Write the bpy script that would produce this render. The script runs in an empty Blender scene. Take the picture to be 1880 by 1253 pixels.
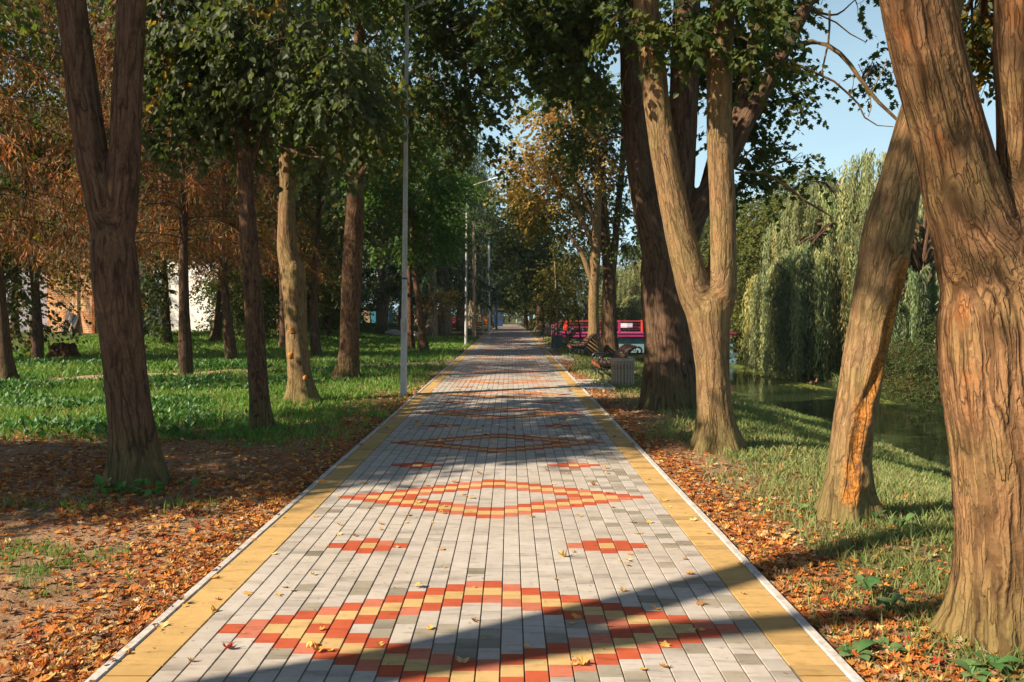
import bpy, math
import numpy as np
from mathutils import Vector

# ------------------------------------------------------------------ camera, light, exposure
sc = bpy.context.scene
F = 1500.0                      # focal length in pixels of the 1880 px wide photograph
CAMH = 1.5
PITCH = math.atan(54.5 / F)
cam_d = bpy.data.cameras.new('camera')
cam = bpy.data.objects.new('camera', cam_d)
sc.collection.objects.link(cam)
cam_d.sensor_width = 36.0
cam_d.lens = 36.0 * F / 1880.0
cam_d.shift_x = 3.0 / 1880.0
cam_d.clip_start = 0.05
cam_d.clip_end = 2000
cam.location = (0, 0, CAMH)
cam.rotation_euler = (math.radians(90) - PITCH, 0, 0)
sc.camera = cam

SUN_EL = math.radians(35)
SUN_DIR = np.array([math.cos(math.radians(26)), math.sin(math.radians(26)), 0.0])   # where shadows fall
world = bpy.data.worlds.new('World')
sc.world = world
world.use_nodes = True
wn = world.node_tree
wn.nodes.clear()
sky = wn.nodes.new('ShaderNodeTexSky')
sky.sky_type = 'NISHITA'
sky.sun_disc = False
sky.sun_elevation = SUN_EL
sky.sun_rotation = math.atan2(-SUN_DIR[0], -SUN_DIR[1])
sky.air_density = 1.0
sky.dust_density = 0.5
sky.ozone_density = 0.7
bg = wn.nodes.new('ShaderNodeBackground')
bg.inputs['Strength'].default_value = 0.05  # low: exposed for the sunlit surfaces
wo = wn.nodes.new('ShaderNodeOutputWorld')
# thin high veil of cloud over the whole sky, denser towards the horizon
tc = wn.nodes.new('ShaderNodeTexCoord'); spx = wn.nodes.new('ShaderNodeSeparateXYZ'); wn.links.new(tc.outputs['Generated'], spx.inputs[0])
mr = wn.nodes.new('ShaderNodeMapRange'); mr.inputs['From Min'].default_value = 0.0; mr.inputs['From Max'].default_value = 0.55
mr.inputs['To Min'].default_value = 0.95; mr.inputs['To Max'].default_value = 0.0; wn.links.new(spx.outputs[2], mr.inputs['Value'])
cmap = wn.nodes.new('ShaderNodeMapping'); cmap.inputs['Scale'].default_value = (1.5, 1.5, 6.0); wn.links.new(tc.outputs['Generated'], cmap.inputs[0])
cno = wn.nodes.new('ShaderNodeTexNoise'); cno.inputs['Scale'].default_value = 1.6; cno.inputs['Detail'].default_value = 5; wn.links.new(cmap.outputs[0], cno.inputs['Vector'])
cml = wn.nodes.new('ShaderNodeMath'); cml.operation = 'MULTIPLY_ADD'; wn.links.new(cno.outputs['Fac'], cml.inputs[0]); cml.inputs[1].default_value = 0.5; cml.inputs[2].default_value = 0.72
cm2 = wn.nodes.new('ShaderNodeMath'); cm2.operation = 'MULTIPLY'; cm2.use_clamp = True; wn.links.new(cml.outputs[0], cm2.inputs[0]); wn.links.new(mr.outputs[0], cm2.inputs[1])
cmx = wn.nodes.new('ShaderNodeMix'); cmx.data_type = 'RGBA'; wn.links.new(cm2.outputs[0], cmx.inputs[0]); wn.links.new(sky.outputs[0], cmx.inputs[6])
cmx.inputs[7].default_value = (6.4, 9.4, 10.6, 1)
wn.links.new(cmx.outputs[2], bg.inputs[0])
wn.links.new(bg.outputs[0], wo.inputs[0])

sun_d = bpy.data.lights.new('sun', 'SUN')
sun_d.energy = 5.0
sun_d.angle = math.radians(0.55)
sun_d.color = (1.0, 0.85, 0.66)
sun = bpy.data.objects.new('sun', sun_d)
sc.collection.objects.link(sun)
ld = Vector((SUN_DIR[0] * math.cos(SUN_EL), SUN_DIR[1] * math.cos(SUN_EL), -math.sin(SUN_EL)))
sun.rotation_euler = ld.to_track_quat('-Z', 'Y').to_euler()

vs = sc.view_settings
vs.view_transform = 'Standard'
vs.look = 'None'
vs.exposure = 1.15
vs.gamma = 1.0
vs.use_curve_mapping = False
sc.cycles.max_bounces = 7
sc.cycles.diffuse_bounces = 3
sc.cycles.glossy_bounces = 3
sc.cycles.transmission_bounces = 4
sc.cycles.volume_bounces = 0
sc.cycles.caustics_reflective = False
sc.cycles.caustics_refractive = False

COL = sc.collection
R = np.random.default_rng(7)


# ------------------------------------------------------------------ small maths
def P(px, py, z):
    """photo pixel at distance z (along the path) -> world point"""
    u = (px - 937.0) / F
    v = (626.5 - py) / F
    c, s = math.cos(PITCH), math.sin(PITCH)
    k = z / (v * s + c)
    return np.array([u * k, z, CAMH + (v * c - s) * k])


def sstep(a, b, x):
    t = np.clip((np.asarray(x, float) - a) / (b - a), 0, 1)
    return t * t * (3 - 2 * t)


def _hash(ix, iy, iz, seed):
    with np.errstate(over='ignore'):
        n = (ix.astype(np.uint32) * np.uint32(374761393) + iy.astype(np.uint32) * np.uint32(668265263)
             + iz.astype(np.uint32) * np.uint32(2246822519) + np.uint32(seed * 7919 + 13))
        n = (n ^ (n >> np.uint32(13))) * np.uint32(1274126177)
        n = (n ^ (n >> np.uint32(16))) * np.uint32(2654435761)
        n = n ^ (n >> np.uint32(15))
    return n.astype(np.float64) / 4294967295.0


def vnoise(p, seed=0):
    p = np.asarray(p, float)
    i = np.floor(p).astype(np.int64)
    f = p - i
    f = f * f * (3 - 2 * f)
    r = 0
    for dx in (0, 1):
        for dy in (0, 1):
            for dz in (0, 1):
                w = (f[:, 0] if dx else 1 - f[:, 0]) * (f[:, 1] if dy else 1 - f[:, 1]) * (f[:, 2] if dz else 1 - f[:, 2])
                r = r + w * _hash(i[:, 0] + dx, i[:, 1] + dy, i[:, 2] + dz, seed)
    return r


def fbm(p, octv=3, seed=0):
    a, s, r = 0.5, 0.0, 0
    p = np.asarray(p, float)
    for o in range(octv):
        r = r + a * vnoise(p * (2.03 ** o), seed + o)
        s += a
        a *= 0.5
    return r / s


def n2(x, y, k, seed=0, octv=3):
    x = np.atleast_1d(np.asarray(x, float)); y = np.atleast_1d(np.asarray(y, float))
    return fbm(np.stack([x * k, y * k, np.zeros_like(x)], 1), octv, seed)


def voronoi_edge(p, seed=0):
    """F2 - F1 of a cell noise"""
    i = np.floor(p).astype(np.int64)
    f = p - i
    d1 = np.full(len(p), 9.0); d2 = np.full(len(p), 9.0)
    for dx in (-1, 0, 1):
        for dy in (-1, 0, 1):
            for dz in (-1, 0, 1):
                a, b, c = i[:, 0] + dx, i[:, 1] + dy, i[:, 2] + dz
                q = np.stack([dx + _hash(a, b, c, seed), dy + _hash(a, b, c, seed + 1), dz + _hash(a, b, c, seed + 2)], 1) - f
                d = np.sqrt((q * q).sum(1))
                m = d < d1
                d2 = np.where(m, d1, np.minimum(d2, d))
                d1 = np.where(m, d, d1)
    return d2 - d1


def norm(v):
    v = np.asarray(v, float)
    return v / np.maximum(np.linalg.norm(v, axis=-1, keepdims=True), 1e-9)


def catmull(pts, n):
    """smooth resample of an (k, m) array to n points"""
    pts = np.asarray(pts, float)
    if len(pts) == 2:
        t = np.linspace(0, 1, n)[:, None]
        return pts[0] * (1 - t) + pts[1] * t
    seg = np.linalg.norm(np.diff(pts[:, :3], axis=0), axis=1)
    cum = np.concatenate([[0], np.cumsum(seg)])
    s = np.linspace(0, cum[-1], n)
    k = np.clip(np.searchsorted(cum, s, 'right') - 1, 0, len(pts) - 2)
    t = ((s - cum[k]) / np.maximum(seg[k], 1e-9))[:, None]
    p1, p2 = pts[k], pts[k + 1]
    p0 = np.where((k > 0)[:, None], pts[np.maximum(k - 1, 0)], 2 * p1 - p2)
    p3 = np.where((k < len(pts) - 2)[:, None], pts[np.minimum(k + 2, len(pts) - 1)], 2 * p2 - p1)
    return 0.5 * ((2 * p1) + (-p0 + p2) * t + (2 * p0 - 5 * p1 + 4 * p2 - p3) * t ** 2 + (-p0 + 3 * p1 - 3 * p2 + p3) * t ** 3)


# ------------------------------------------------------------------ terrain
PATH_L, PATH_R = -1.725, 1.435
CX = -0.145


def near_shore(y):
    return 7.05 + 0.30 * np.sin(y * 0.12) + 0.15 * np.sin(y * 0.43 + 1)


def far_shore(y):
    y = np.asarray(y, float)
    return 12.1 + 0.5 * np.sin(y * 0.13 + 2.0) - 1.0 * sstep(25, 33, y) + 0.5 * sstep(36, 46, y)


WATER = -1.2


def gz(x, y, fine=True):
    x = np.atleast_1d(np.asarray(x, float)); y = np.atleast_1d(np.asarray(y, float))
    x, y = np.broadcast_arrays(x, y)
    base = -0.62 * sstep(55, 132, y)
    z = base.copy()
    ns, fs = near_shore(y), far_shore(y)
    bank = -0.10 * sstep(2.4, 4.2, x) - 0.62 * sstep(3.3, ns - 0.9, x) - 0.75 * sstep(ns - 1.3, ns + 0.30, x) - 0.7 * sstep(ns, ns + 1.2, x)
    far = 1.15 * sstep(fs + 0.9, fs - 0.5, x) * 0
    rise = 0.85 * sstep(fs - 0.9, fs + 0.5, x) + 0.75 * sstep(fs, fs + 3.5, x)
    z = z + bank + rise + far
    z = z + 0.55 * sstep(-6.0, -11.0, x) * sstep(23, 36, y)
    z = z + 0.16 * (n2(x, y, 0.35, 3) - 0.5) * sstep(2.0, 5.0, np.abs(x - CX)) * sstep(60, 30, y) * (1 - 0.85 * sstep(3, 5.5, x))
    if fine:
        m = sstep(1.75, 2.3, np.abs(x - CX))
        z = z + m * (0.05 * (n2(x, y, 1.3, 5) - 0.5) + 0.035 * (n2(x, y, 5.0, 9) - 0.5)) * sstep(60, 20, y)
    z = z - 0.03 * sstep(50, 20, y)
    return z


def g1(x, y):
    return float(gz(x, y)[0])


def grass_mask(x, y):
    """1 = lawn, 0 = bare soil under litter"""
    x = np.asarray(x, float); y = np.asarray(y, float)
    n = n2(x, y, 0.8, 21); nn = n2(x, y, 2.7, 22)
    left = sstep(9.0, 10.3, y + 1.6 * (n - 0.5) + 0.25 * (x + 4) * (x > -4) * 0 + 0.28 * np.clip(-x - 5, 0, 4))
    left = left * (1 - 0.92 * sstep(0.25, 0.0, np.abs(y - (18.3 + 0.68 * (x + 10.3) + 0.8 * (n - 0.5))) - 0.85) * (x < -1.7))
    left = left * (1 - 0.8 * sstep(0.56, 0.66, nn) * sstep(-5.2, -4.2, x))
    left = left * (0.15 + 0.85 * sstep(1.85, 2.7, -x + 1.4 * (n - 0.5) + 0.2 * sstep(20, 35, y)))
    left = np.maximum(left, 0.6 * sstep(0.64, 0.72, nn) * sstep(3.0, 4.0, y) * (1 - sstep(6, 7, y) * sstep(9.5, 8.5, y)))
    right = sstep(1.65, 2.7, x + 1.5 * (n - 0.5))
    right = right * (0.62 + 0.38 * sstep(2.6, 3.4, x))
    right = np.maximum(right, 0.8 * sstep(14, 16, y) * sstep(1.6, 2.1, x + (n - 0.5)))
    return np.where(x < 0, left, right)


# ------------------------------------------------------------------ mesh building
class MB:
    def __init__(self):
        self.g = []
        self.n = 0

    def add(self, V, Fc, mat=0, col=None, bk=None):
        V = np.asarray(V, float).reshape(-1, 3)
        Fc = np.asarray(Fc, dtype=np.int64)
        if Fc.size == 0:
            return self
        self.g.append((V, Fc + self.n, mat, col, bk))
        self.n += len(V)
        return self

    def tris(self):
        return sum(len(f) * (f.shape[1] - 2) for _, f, _, _, _ in self.g)

    def mesh(self, name, mats, smooth=False):
        V = np.concatenate([g[0] for g in self.g])
        me = bpy.data.meshes.new(name)
        me.vertices.add(len(V))
        me.vertices.foreach_set('co', V.astype(np.float32).ravel())
        idx = np.concatenate([g[1].ravel() for g in self.g])
        tot = np.concatenate([np.full(len(g[1]), g[1].shape[1]) for g in self.g])
        mi = np.concatenate([np.full(len(g[1]), g[2]) for g in self.g])
        me.loops.add(len(idx))
        me.loops.foreach_set('vertex_index', idx.astype(np.int32))
        me.polygons.add(len(tot))
        me.polygons.foreach_set('loop_start', np.concatenate([[0], np.cumsum(tot)[:-1]]).astype(np.int32))
        me.polygons.foreach_set('material_index', mi.astype(np.int32))
        me.polygons.foreach_set('use_smooth', np.full(len(tot), bool(smooth)))
        for m in mats:
            me.materials.append(m)
        if any(g[3] is not None for g in self.g):
            c = np.concatenate([np.broadcast_to(np.asarray(g[3] if g[3] is not None else (1, 1, 1), float), (len(g[0]), 3)) for g in self.g])
            a = me.attributes.new('col', 'FLOAT_COLOR', 'POINT')
            a.data.foreach_set('color', np.concatenate([c, np.ones((len(c), 1))], 1).astype(np.float32).ravel())
        if any(g[4] is not None for g in self.g):
            c = np.concatenate([np.broadcast_to(np.asarray(g[4] if g[4] is not None else (0, 0, 0), float), (len(g[0]), 3)) for g in self.g])
            a = me.attributes.new('bk', 'FLOAT_VECTOR', 'POINT')
            a.data.foreach_set('vector', c.astype(np.float32).ravel())
        me.update(calc_edges=True)
        me.validate()
        return me

    def build(self, name, mats, parent=None, smooth=False, loc=None):
        me = self.mesh(name, mats if isinstance(mats, (list, tuple)) else [mats], smooth)
        o = bpy.data.objects.new(name, me)
        COL.objects.link(o)
        if parent is not None:
            o.parent = parent
        if loc is not None:
            o.location = loc
        return o

    # --- shapes
    def box(self, lo, hi, mat=0, col=None):
        x0, y0, z0 = lo; x1, y1, z1 = hi
        V = [(x0, y0, z0), (x1, y0, z0), (x1, y1, z0), (x0, y1, z0), (x0, y0, z1), (x1, y0, z1), (x1, y1, z1), (x0, y1, z1)]
        Q = [(0, 3, 2, 1), (4, 5, 6, 7), (0, 1, 5, 4), (1, 2, 6, 5), (2, 3, 7, 6), (3, 0, 4, 7)]
        return self.add(V, Q, mat, col)

    def bevbox(self, lo, hi, b, mat=0, col=None, axis=None):
        """box with all edges chamfered"""
        lo = np.array(lo, float); hi = np.array(hi, float)
        V = []
        for sx in (0, 1):
            for sy in (0, 1):
                for sz in (0, 1):
                    c = np.array([hi[0] if sx else lo[0], hi[1] if sy else lo[1], hi[2] if sz else lo[2]])
                    s = np.array([-1 if sx else 1, -1 if sy else 1, -1 if sz else 1]) * b
                    V += [c + (0, s[1], s[2]), c + (s[0], 0, s[2]), c + (s[0], s[1], 0)]

        def id(sx, sy, sz, k):
            return ((sx * 2 + sy) * 2 + sz) * 3 + k
        Q = []
        for s in (0, 1):
            q = [id(s, 0, 0, 0), id(s, 1, 0, 0), id(s, 1, 1, 0), id(s, 0, 1, 0)]
            Q.append(q if s else q[::-1])
            q = [id(0, s, 0, 1), id(1, s, 0, 1), id(1, s, 1, 1), id(0, s, 1, 1)]
            Q.append(q[::-1] if s else q)
            q = [id(0, 0, s, 2), id(1, 0, s, 2), id(1, 1, s, 2), id(0, 1, s, 2)]
            Q.append(q if s else q[::-1])
        for a in (0, 1):
            for c in (0, 1):
                Q.append([id(0, a, c, 1), id(1, a, c, 1), id(1, a, c, 2), id(0, a, c, 2)])
                Q.append([id(a, 0, c, 0), id(a, 1, c, 0), id(a, 1, c, 2), id(a, 0, c, 2)])
                Q.append([id(a, c, 0, 0), id(a, c, 1, 0), id(a, c, 1, 1), id(a, c, 0, 1)])
        self.add(V, Q, mat, col)
        T = [[id(a, b_, c, 0), id(a, b_, c, 1), id(a, b_, c, 2)] for a in (0, 1) for b_ in (0, 1) for c in (0, 1)]
        self.add(V, T, mat, col)
        return self

    def tube(self, pts, rad, sides=8, mat=0, col=None, cap=True, bark=False, closed=False):
        pts = np.asarray(pts, float)
        n = len(pts)
        rad = np.broadcast_to(np.asarray(rad, float), (n,))
        T = np.gradient(pts, axis=0)
        if closed:
            T = np.roll(pts, -1, 0) - np.roll(pts, 1, 0)
        T = norm(T)
        ref = np.array([1.0, 0, 0]) if abs(T[:, 0]).mean() < 0.8 else np.array([0, 1.0, 0])
        A = norm(ref - (T @ ref)[:, None] * T)
        B = np.cross(T, A)
        th = np.linspace(0, 2 * np.pi, sides, endpoint=False)
        ring = (np.cos(th)[None, :, None] * A[:, None] + np.sin(th)[None, :, None] * B[:, None])
        V = (pts[:, None] + ring * rad[:, None, None]).reshape(-1, 3)
        i = np.arange(n if closed else n - 1)[:, None]; j = np.arange(sides)[None]
        i2 = (i + 1) % n
        Q = np.stack([i * sides + j, i * sides + (j + 1) % sides, i2 * sides + (j + 1) % sides, i2 * sides + j], -1).reshape(-1, 4)
        bk = None
        if bark:
            s = np.concatenate([[0], np.cumsum(np.linalg.norm(np.diff(pts, axis=0), axis=1))])
            bk = np.concatenate([(ring * rad[:, None, None])[:, :, :2].reshape(-1, 2), np.repeat(s, sides)[:, None]], 1)
        self.add(V, Q, mat, col, bk)
        if cap and not closed:
            self.add(V[:sides], [list(range(sides))[::-1]], mat, col, None if bk is None else bk[:sides])
            self.add(V[-sides:], [list(range(sides))], mat, col, None if bk is None else bk[-sides:])
        return self

    def prism(self, poly, axis, a, b, mat=0, col=None):
        """extrude a 2D polygon along axis (0,1,2) from a to b"""
        poly = np.asarray(poly, float); n = len(poly)

        def lift(t):
            V = np.zeros((n, 3)); o = [k for k in range(3) if k != axis]
            V[:, o[0]] = poly[:, 0]; V[:, o[1]] = poly[:, 1]; V[:, axis] = t
            return V
        V = np.concatenate([lift(a), lift(b)])
        Q = [[i, (i + 1) % n, n + (i + 1) % n, n + i] for i in range(n)]
        self.add(V, Q, mat, col)
        self.add(V[:n], [list(range(n))[::-1]], mat, col)
        self.add(V[n:], [list(range(n))], mat, col)
        return self

    def lathe(self, prof, c=(0, 0, 0), sides=16, mat=0, col=None):
        prof = np.asarray(prof, float); n = len(prof)
        th = np.linspace(0, 2 * np.pi, sides, endpoint=False)
        V = np.stack([c[0] + prof[:, 0][:, None] * np.cos(th), c[1] + prof[:, 0][:, None] * np.sin(th), c[2] + np.repeat(prof[:, 1][:, None], sides, 1)], -1).reshape(-1, 3)
        i = np.arange(n - 1)[:, None]; j = np.arange(sides)[None]
        Q = np.stack([i * sides + j, i * sides + (j + 1) % sides, (i + 1) * sides + (j + 1) % sides, (i + 1) * sides + j], -1).reshape(-1, 4)
        return self.add(V, Q, mat, col)


def tag(o, label=None, cat=None, group=None, kind=None):
    if label: o['label'] = label
    if cat: o['category'] = cat
    if group: o['group'] = group
    if kind: o['kind'] = kind
    return o


def empty(name, loc=(0, 0, 0), rz=0.0, **k):
    o = bpy.data.objects.new(name, None)
    COL.objects.link(o)
    o.location = [float(v) for v in loc]
    o.rotation_euler = (0, 0, rz)
    o.empty_display_size = 0.2
    return tag(o, **k)


def copy_tree(o, parent=None):
    c = o.copy()
    COL.objects.link(c)
    if parent is not None:
        c.parent = parent
    for ch in KIDS.get(o.name, [x for x in bpy.data.objects if x.parent == o]):
        copy_tree(ch, c)
    return c


KIDS = {}


# ------------------------------------------------------------------ materials
class NT:
    def __init__(self, name, rough=0.8, spec=0.3):
        m = bpy.data.materials.new(name)
        m.use_nodes = True
        self.m = m
        self.t = m.node_tree
        self.b = self.t.nodes['Principled BSDF']
        self.out = self.t.nodes['Material Output']
        self.b.inputs['Roughness'].default_value = rough
        self.b.inputs['Specular IOR Level'].default_value = spec

    def n(self, typ, **k):
        nd = self.t.nodes.new('ShaderNode' + typ)
        for a, v in k.items():
            setattr(nd, a, v)
        return nd

    def l(self, a, b):
        self.t.links.new(a, b)
        return b.node

    def coord(self, kind='Object', attr=None, scale=(1, 1, 1)):
        if attr:
            s = self.n('Attribute', attribute_name=attr).outputs['Vector']
        else:
            s = self.n('TexCoord').outputs[kind]
        mp = self.n('Mapping')
        mp.inputs['Scale'].default_value = scale
        self.l(s, mp.inputs[0])
        return mp.outputs[0]

    def noise(self, vec, scale, detail=3, rough=0.55, dist=0.0, out='Fac'):
        nd = self.n('TexNoise')
        nd.inputs['Scale'].default_value = scale
        nd.inputs['Detail'].default_value = detail
        nd.inputs['Roughness'].default_value = rough
        nd.inputs['Distortion'].default_value = dist
        self.l(vec, nd.inputs['Vector'])
        return nd.outputs[out]

    def ramp(self, fac, stops):
        nd = self.n('ValToRGB')
        e = nd.color_ramp.elements
        while len(e) < len(stops):
            e.new(0.5)
        for el, (p, c) in zip(e, stops):
            el.position = p
            el.color = (c, c, c, 1) if isinstance(c, (int, float)) else (*c, 1)
        self.l(fac, nd.inputs[0])
        return nd.outputs[0]

    def mix(self, fac, a, b, mode='MIX'):
        nd = self.n('Mix', data_type='RGBA', blend_type=mode)
        for sck, v in ((nd.inputs[0], fac), (nd.inputs[6], a), (nd.inputs[7], b)):
            if isinstance(v, bpy.types.NodeSocket):
                self.l(v, sck)
            elif isinstance(v, (int, float)):
                sck.default_value = v if sck.type == 'VALUE' else (v, v, v, 1)
            else:
                sck.default_value = (*v, 1)
        return nd.outputs[2]

    def math(self, op, a, b=None):
        nd = self.n('Math', operation=op)
        for i, v in enumerate((a, b)):
            if v is None: continue
            if isinstance(v, bpy.types.NodeSocket): self.l(v, nd.inputs[i])
            else: nd.inputs[i].default_value = v
        return nd.outputs[0]

    def bump(self, h, dist, strength=1.0, prev=None):
        nd = self.n('Bump')
        nd.inputs['Distance'].default_value = dist
        nd.inputs['Strength'].default_value = strength
        self.l(h, nd.inputs['Height'])
        if prev is not None:
            self.l(prev, nd.inputs['Normal'])
        return nd.outputs[0]

    def done(self, color=None, normal=None, rough=None):
        if color is not None:
            if isinstance(color, bpy.types.NodeSocket): self.l(color, self.b.inputs['Base Color'])
            else: self.b.inputs['Base Color'].default_value = (*color, 1)
        if normal is not None: self.l(normal, self.b.inputs['Normal'])
        if rough is not None: self.l(rough, self.b.inputs['Roughness'])
        return self.m


def bark_mat(name, light, dark, moss=(0.12, 0.13, 0.035), moss_amt=0.35, rust=(0.36, 0.13, 0.03), rust_amt=0.2, k=7.0, stretch=0.16, depth=0.012, crack=0.11, crack_dark=0.25):
    t = NT(name, 0.9, 0.15)
    v0 = t.coord(attr='bk')
    nz = t.noise(v0, 3.5, 4, 0.6, out='Color')
    add = t.n('VectorMath', operation='MULTIPLY_ADD')
    t.l(nz, add.inputs[0]); add.inputs[1].default_value = (0.05, 0.05, 0.35); t.l(v0, add.inputs[2])
    mp = t.n('Mapping'); mp.inputs['Scale'].default_value = (k, k, k * stretch); t.l(add.outputs[0], mp.inputs[0])
    mq = t.n('Mapping'); mq.inputs['Scale'].default_value = (k * .9, k * .9, k * stretch * .55); t.l(add.outputs[0], mq.inputs[0])
    f1 = t.noise(mq.outputs[0], 1.7, 1.5, 0.45)
    f2 = t.noise(mq.outputs[0], 4.1, 2, 0.5)
    r1 = t.math('ABSOLUTE', t.math('SUBTRACT', f1, 0.5)); r2 = t.math('ABSOLUTE', t.math('SUBTRACT', f2, 0.5))
    c1 = t.ramp(r1, [(0.0, 0.0), (crack * .18, 0.45), (crack * .65, 1.0)]); c2 = t.ramp(r2, [(0.0, 0.55), (crack * .40, 1.0)])
    msk = t.ramp(t.noise(v0, 4.0, 3, 0.6), [(0.42, 1.0), (0.62, 0.25)])
    vo = t.n('TexVoronoi', feature='DISTANCE_TO_EDGE'); vo.inputs['Scale'].default_value = 2.6; t.l(mp.outputs[0], vo.inputs['Vector'])
    c3 = t.ramp(vo.outputs[0], [(0.0, 0.72), (crack * .8, 1.0)])
    crackf = t.math('MAXIMUM', t.math('MULTIPLY', t.math('MULTIPLY', c1, c2), c3), t.math('MULTIPLY', t.math('SUBTRACT', 1.0, msk), 0.8))
    streak = t.noise(mp.outputs[0], 3.2, 5, 0.65)
    big = t.noise(v0, 2.3, 4, 0.6)
    fine = t.noise(v0, 42, 4, 0.7)
    sp = t.n('SeparateXYZ'); t.l(v0, sp.inputs[0])
    foot = t.math('MULTIPLY', t.ramp(t.math('ADD', sp.outputs[2], t.math('MULTIPLY', big, .7)), [(0.42, 1.0), (0.95, 0.0)]), 0.55)
    sca = t.n('Attribute', attribute_name='scar').outputs['Fac']
    c = t.mix(t.ramp(streak, [(0.32, 0.0), (0.68, 1.0)]), dark, light)
    c = t.mix(t.math('MULTIPLY', t.ramp(big, [(0.48, 0.0), (0.66, 1.0)]), moss_amt), c, moss)
    big2 = t.noise(t.coord(attr='bk', scale=(3.5, 3.5, 1.3)), 1.6, 5, 0.7)
    c = t.mix(t.math('MULTIPLY', t.ramp(big2, [(0.56, 0.0), (0.66, 1.0)]), rust_amt), c, rust)
    c = t.mix(t.math('MULTIPLY', t.ramp(fine, [(0.35, 0.0), (0.7, 1.0)]), 0.25), c, tuple(min(1, 1.5 * x) for x in light))
    c = t.mix(foot, c, (0.12, 0.115, 0.035))
    c = t.mix(sca, c, t.mix(t.ramp(fine, [(0.38, 0.0), (0.62, 1.0)]), (0.16, 0.07, 0.02), (0.52, 0.20, 0.035)))
    dk = t.mix(crackf, tuple(crack_dark * x for x in dark), c)
    h = t.math('ADD', t.math('MULTIPLY', crackf, 0.7), t.math('ADD', t.math('MULTIPLY', streak, 0.7), t.math('MULTIPLY', fine, 0.22)))
    return t.done(dk, t.bump(h, depth))


def leaf_mat(name, trans=0.48, rough=0.55, spec=0.35, tint=(1.25, 1.35, 0.55)):
    t = NT(name, rough, spec)
    a = t.n('Attribute', attribute_name='col').outputs['Color']
    nz = t.noise(t.coord('Object'), 60, 2)
    c = t.mix(t.math('MULTIPLY', nz, 0.5), a, t.mix(1.0, a, (0.55, 0.55, 0.5), 'MULTIPLY'))
    t.done(c)
    tr = t.n('BsdfTranslucent')
    t.l(t.mix(1.0, a, tint, 'MULTIPLY'), tr.inputs[0])
    ms = t.n('MixShader'); ms.inputs[0].default_value = trans
    t.l(t.b.outputs[0], ms.inputs[1]); t.l(tr.outputs[0], ms.inputs[2]); t.l(ms.outputs[0], t.out.inputs[0])
    return t.m


def plain_mat(name, color, rough=0.6, spec=0.4, var=0.25, scale=12.0, bump=0.0, metallic=0.0, dirt=None, dirt_amt=0.5):
    t = NT(name, rough, spec)
    v = t.coord('Object')
    nz = t.noise(v, scale, 5, 0.65)
    c = t.mix(t.ramp(nz, [(0.3, 0.0), (0.7, 1.0)]), tuple(x * (1 - var) for x in color), tuple(min(1, x * (1 + var * 0.5)) for x in color))
    if dirt:
        d = t.noise(v, scale * 0.3, 5, 0.7)
        c = t.mix(t.math('MULTIPLY', t.ramp(d, [(0.5, 0.0), (0.65, 1.0)]), dirt_amt), c, dirt)
    t.b.inputs['Metallic'].default_value = metallic
    return t.done(c, t.bump(nz, bump) if bump else None)


def paver_mat():
    t = NT('paver_concrete', 0.78, 0.25)
    a = t.n('Attribute', attribute_name='col').outputs['Color']
    geo = t.n('NewGeometry').outputs['Position']
    g = t.noise(geo, 260, 3, 0.7)
    m = t.noise(geo, 11, 4, 0.6)
    b = t.noise(geo, 1.1, 3, 0.6)
    mp = t.n('Mapping'); mp.inputs['Scale'].default_value = (3, 14, 1); t.l(geo, mp.inputs[0])
    st = t.noise(mp.outputs[0], 2.0, 4, 0.6)
    c = t.mix(t.math('MULTIPLY', t.ramp(g, [(0.35, 0.0), (0.65, 1.0)]), 0.22), a, t.mix(1.0, a, (0.62, 0.60, 0.57), 'MULTIPLY'))
    c = t.mix(t.math('MULTIPLY', t.ramp(m, [(0.45, 0.0), (0.7, 1.0)]), 0.45), c, t.mix(1.0, a, (0.66, 0.63, 0.58), 'MULTIPLY'))
    c = t.mix(t.math('MULTIPLY', t.ramp(st, [(0.54, 0.0), (0.66, 1.0)]), 0.58), c, t.mix(1.0, a, (0.52, 0.49, 0.43), 'MULTIPLY'))
    c = t.mix(t.math('MULTIPLY', t.ramp(b, [(0.42, 0.0), (0.66, 1.0)]), 0.40), c, t.mix(1.0, a, (0.70, 0.64, 0.55), 'MULTIPLY'))
    return t.done(c, t.bump(t.math('ADD', g, t.math('MULTIPLY', m, 2.0)), 0.0012, 0.7))


def soil_mat():
    t = NT('soil', 0.95, 0.1)
    a = t.n('Attribute', attribute_name='col').outputs['Color']
    geo = t.n('NewGeometry').outputs['Position']
    f = t.noise(geo, 55, 6, 0.7); m = t.noise(geo, 7, 5, 0.65)
    c = t.mix(t.ramp(f, [(0.3, 0.0), (0.72, 1.0)]), t.mix(1.0, a, (0.50, 0.46, 0.42), 'MULTIPLY'), t.mix(1.0, a, (1.35, 1.33, 1.3), 'MULTIPLY'))
    c = t.mix(t.math('MULTIPLY', t.ramp(m, [(0.4, 0.0), (0.7, 1.0)]), 0.5), c, t.mix(1.0, a, (0.6, 0.55, 0.5), 'MULTIPLY'))
    return t.done(c, t.bump(t.math('ADD', t.math('MULTIPLY', m, 2.0), f), 0.03, 0.9))


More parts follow.
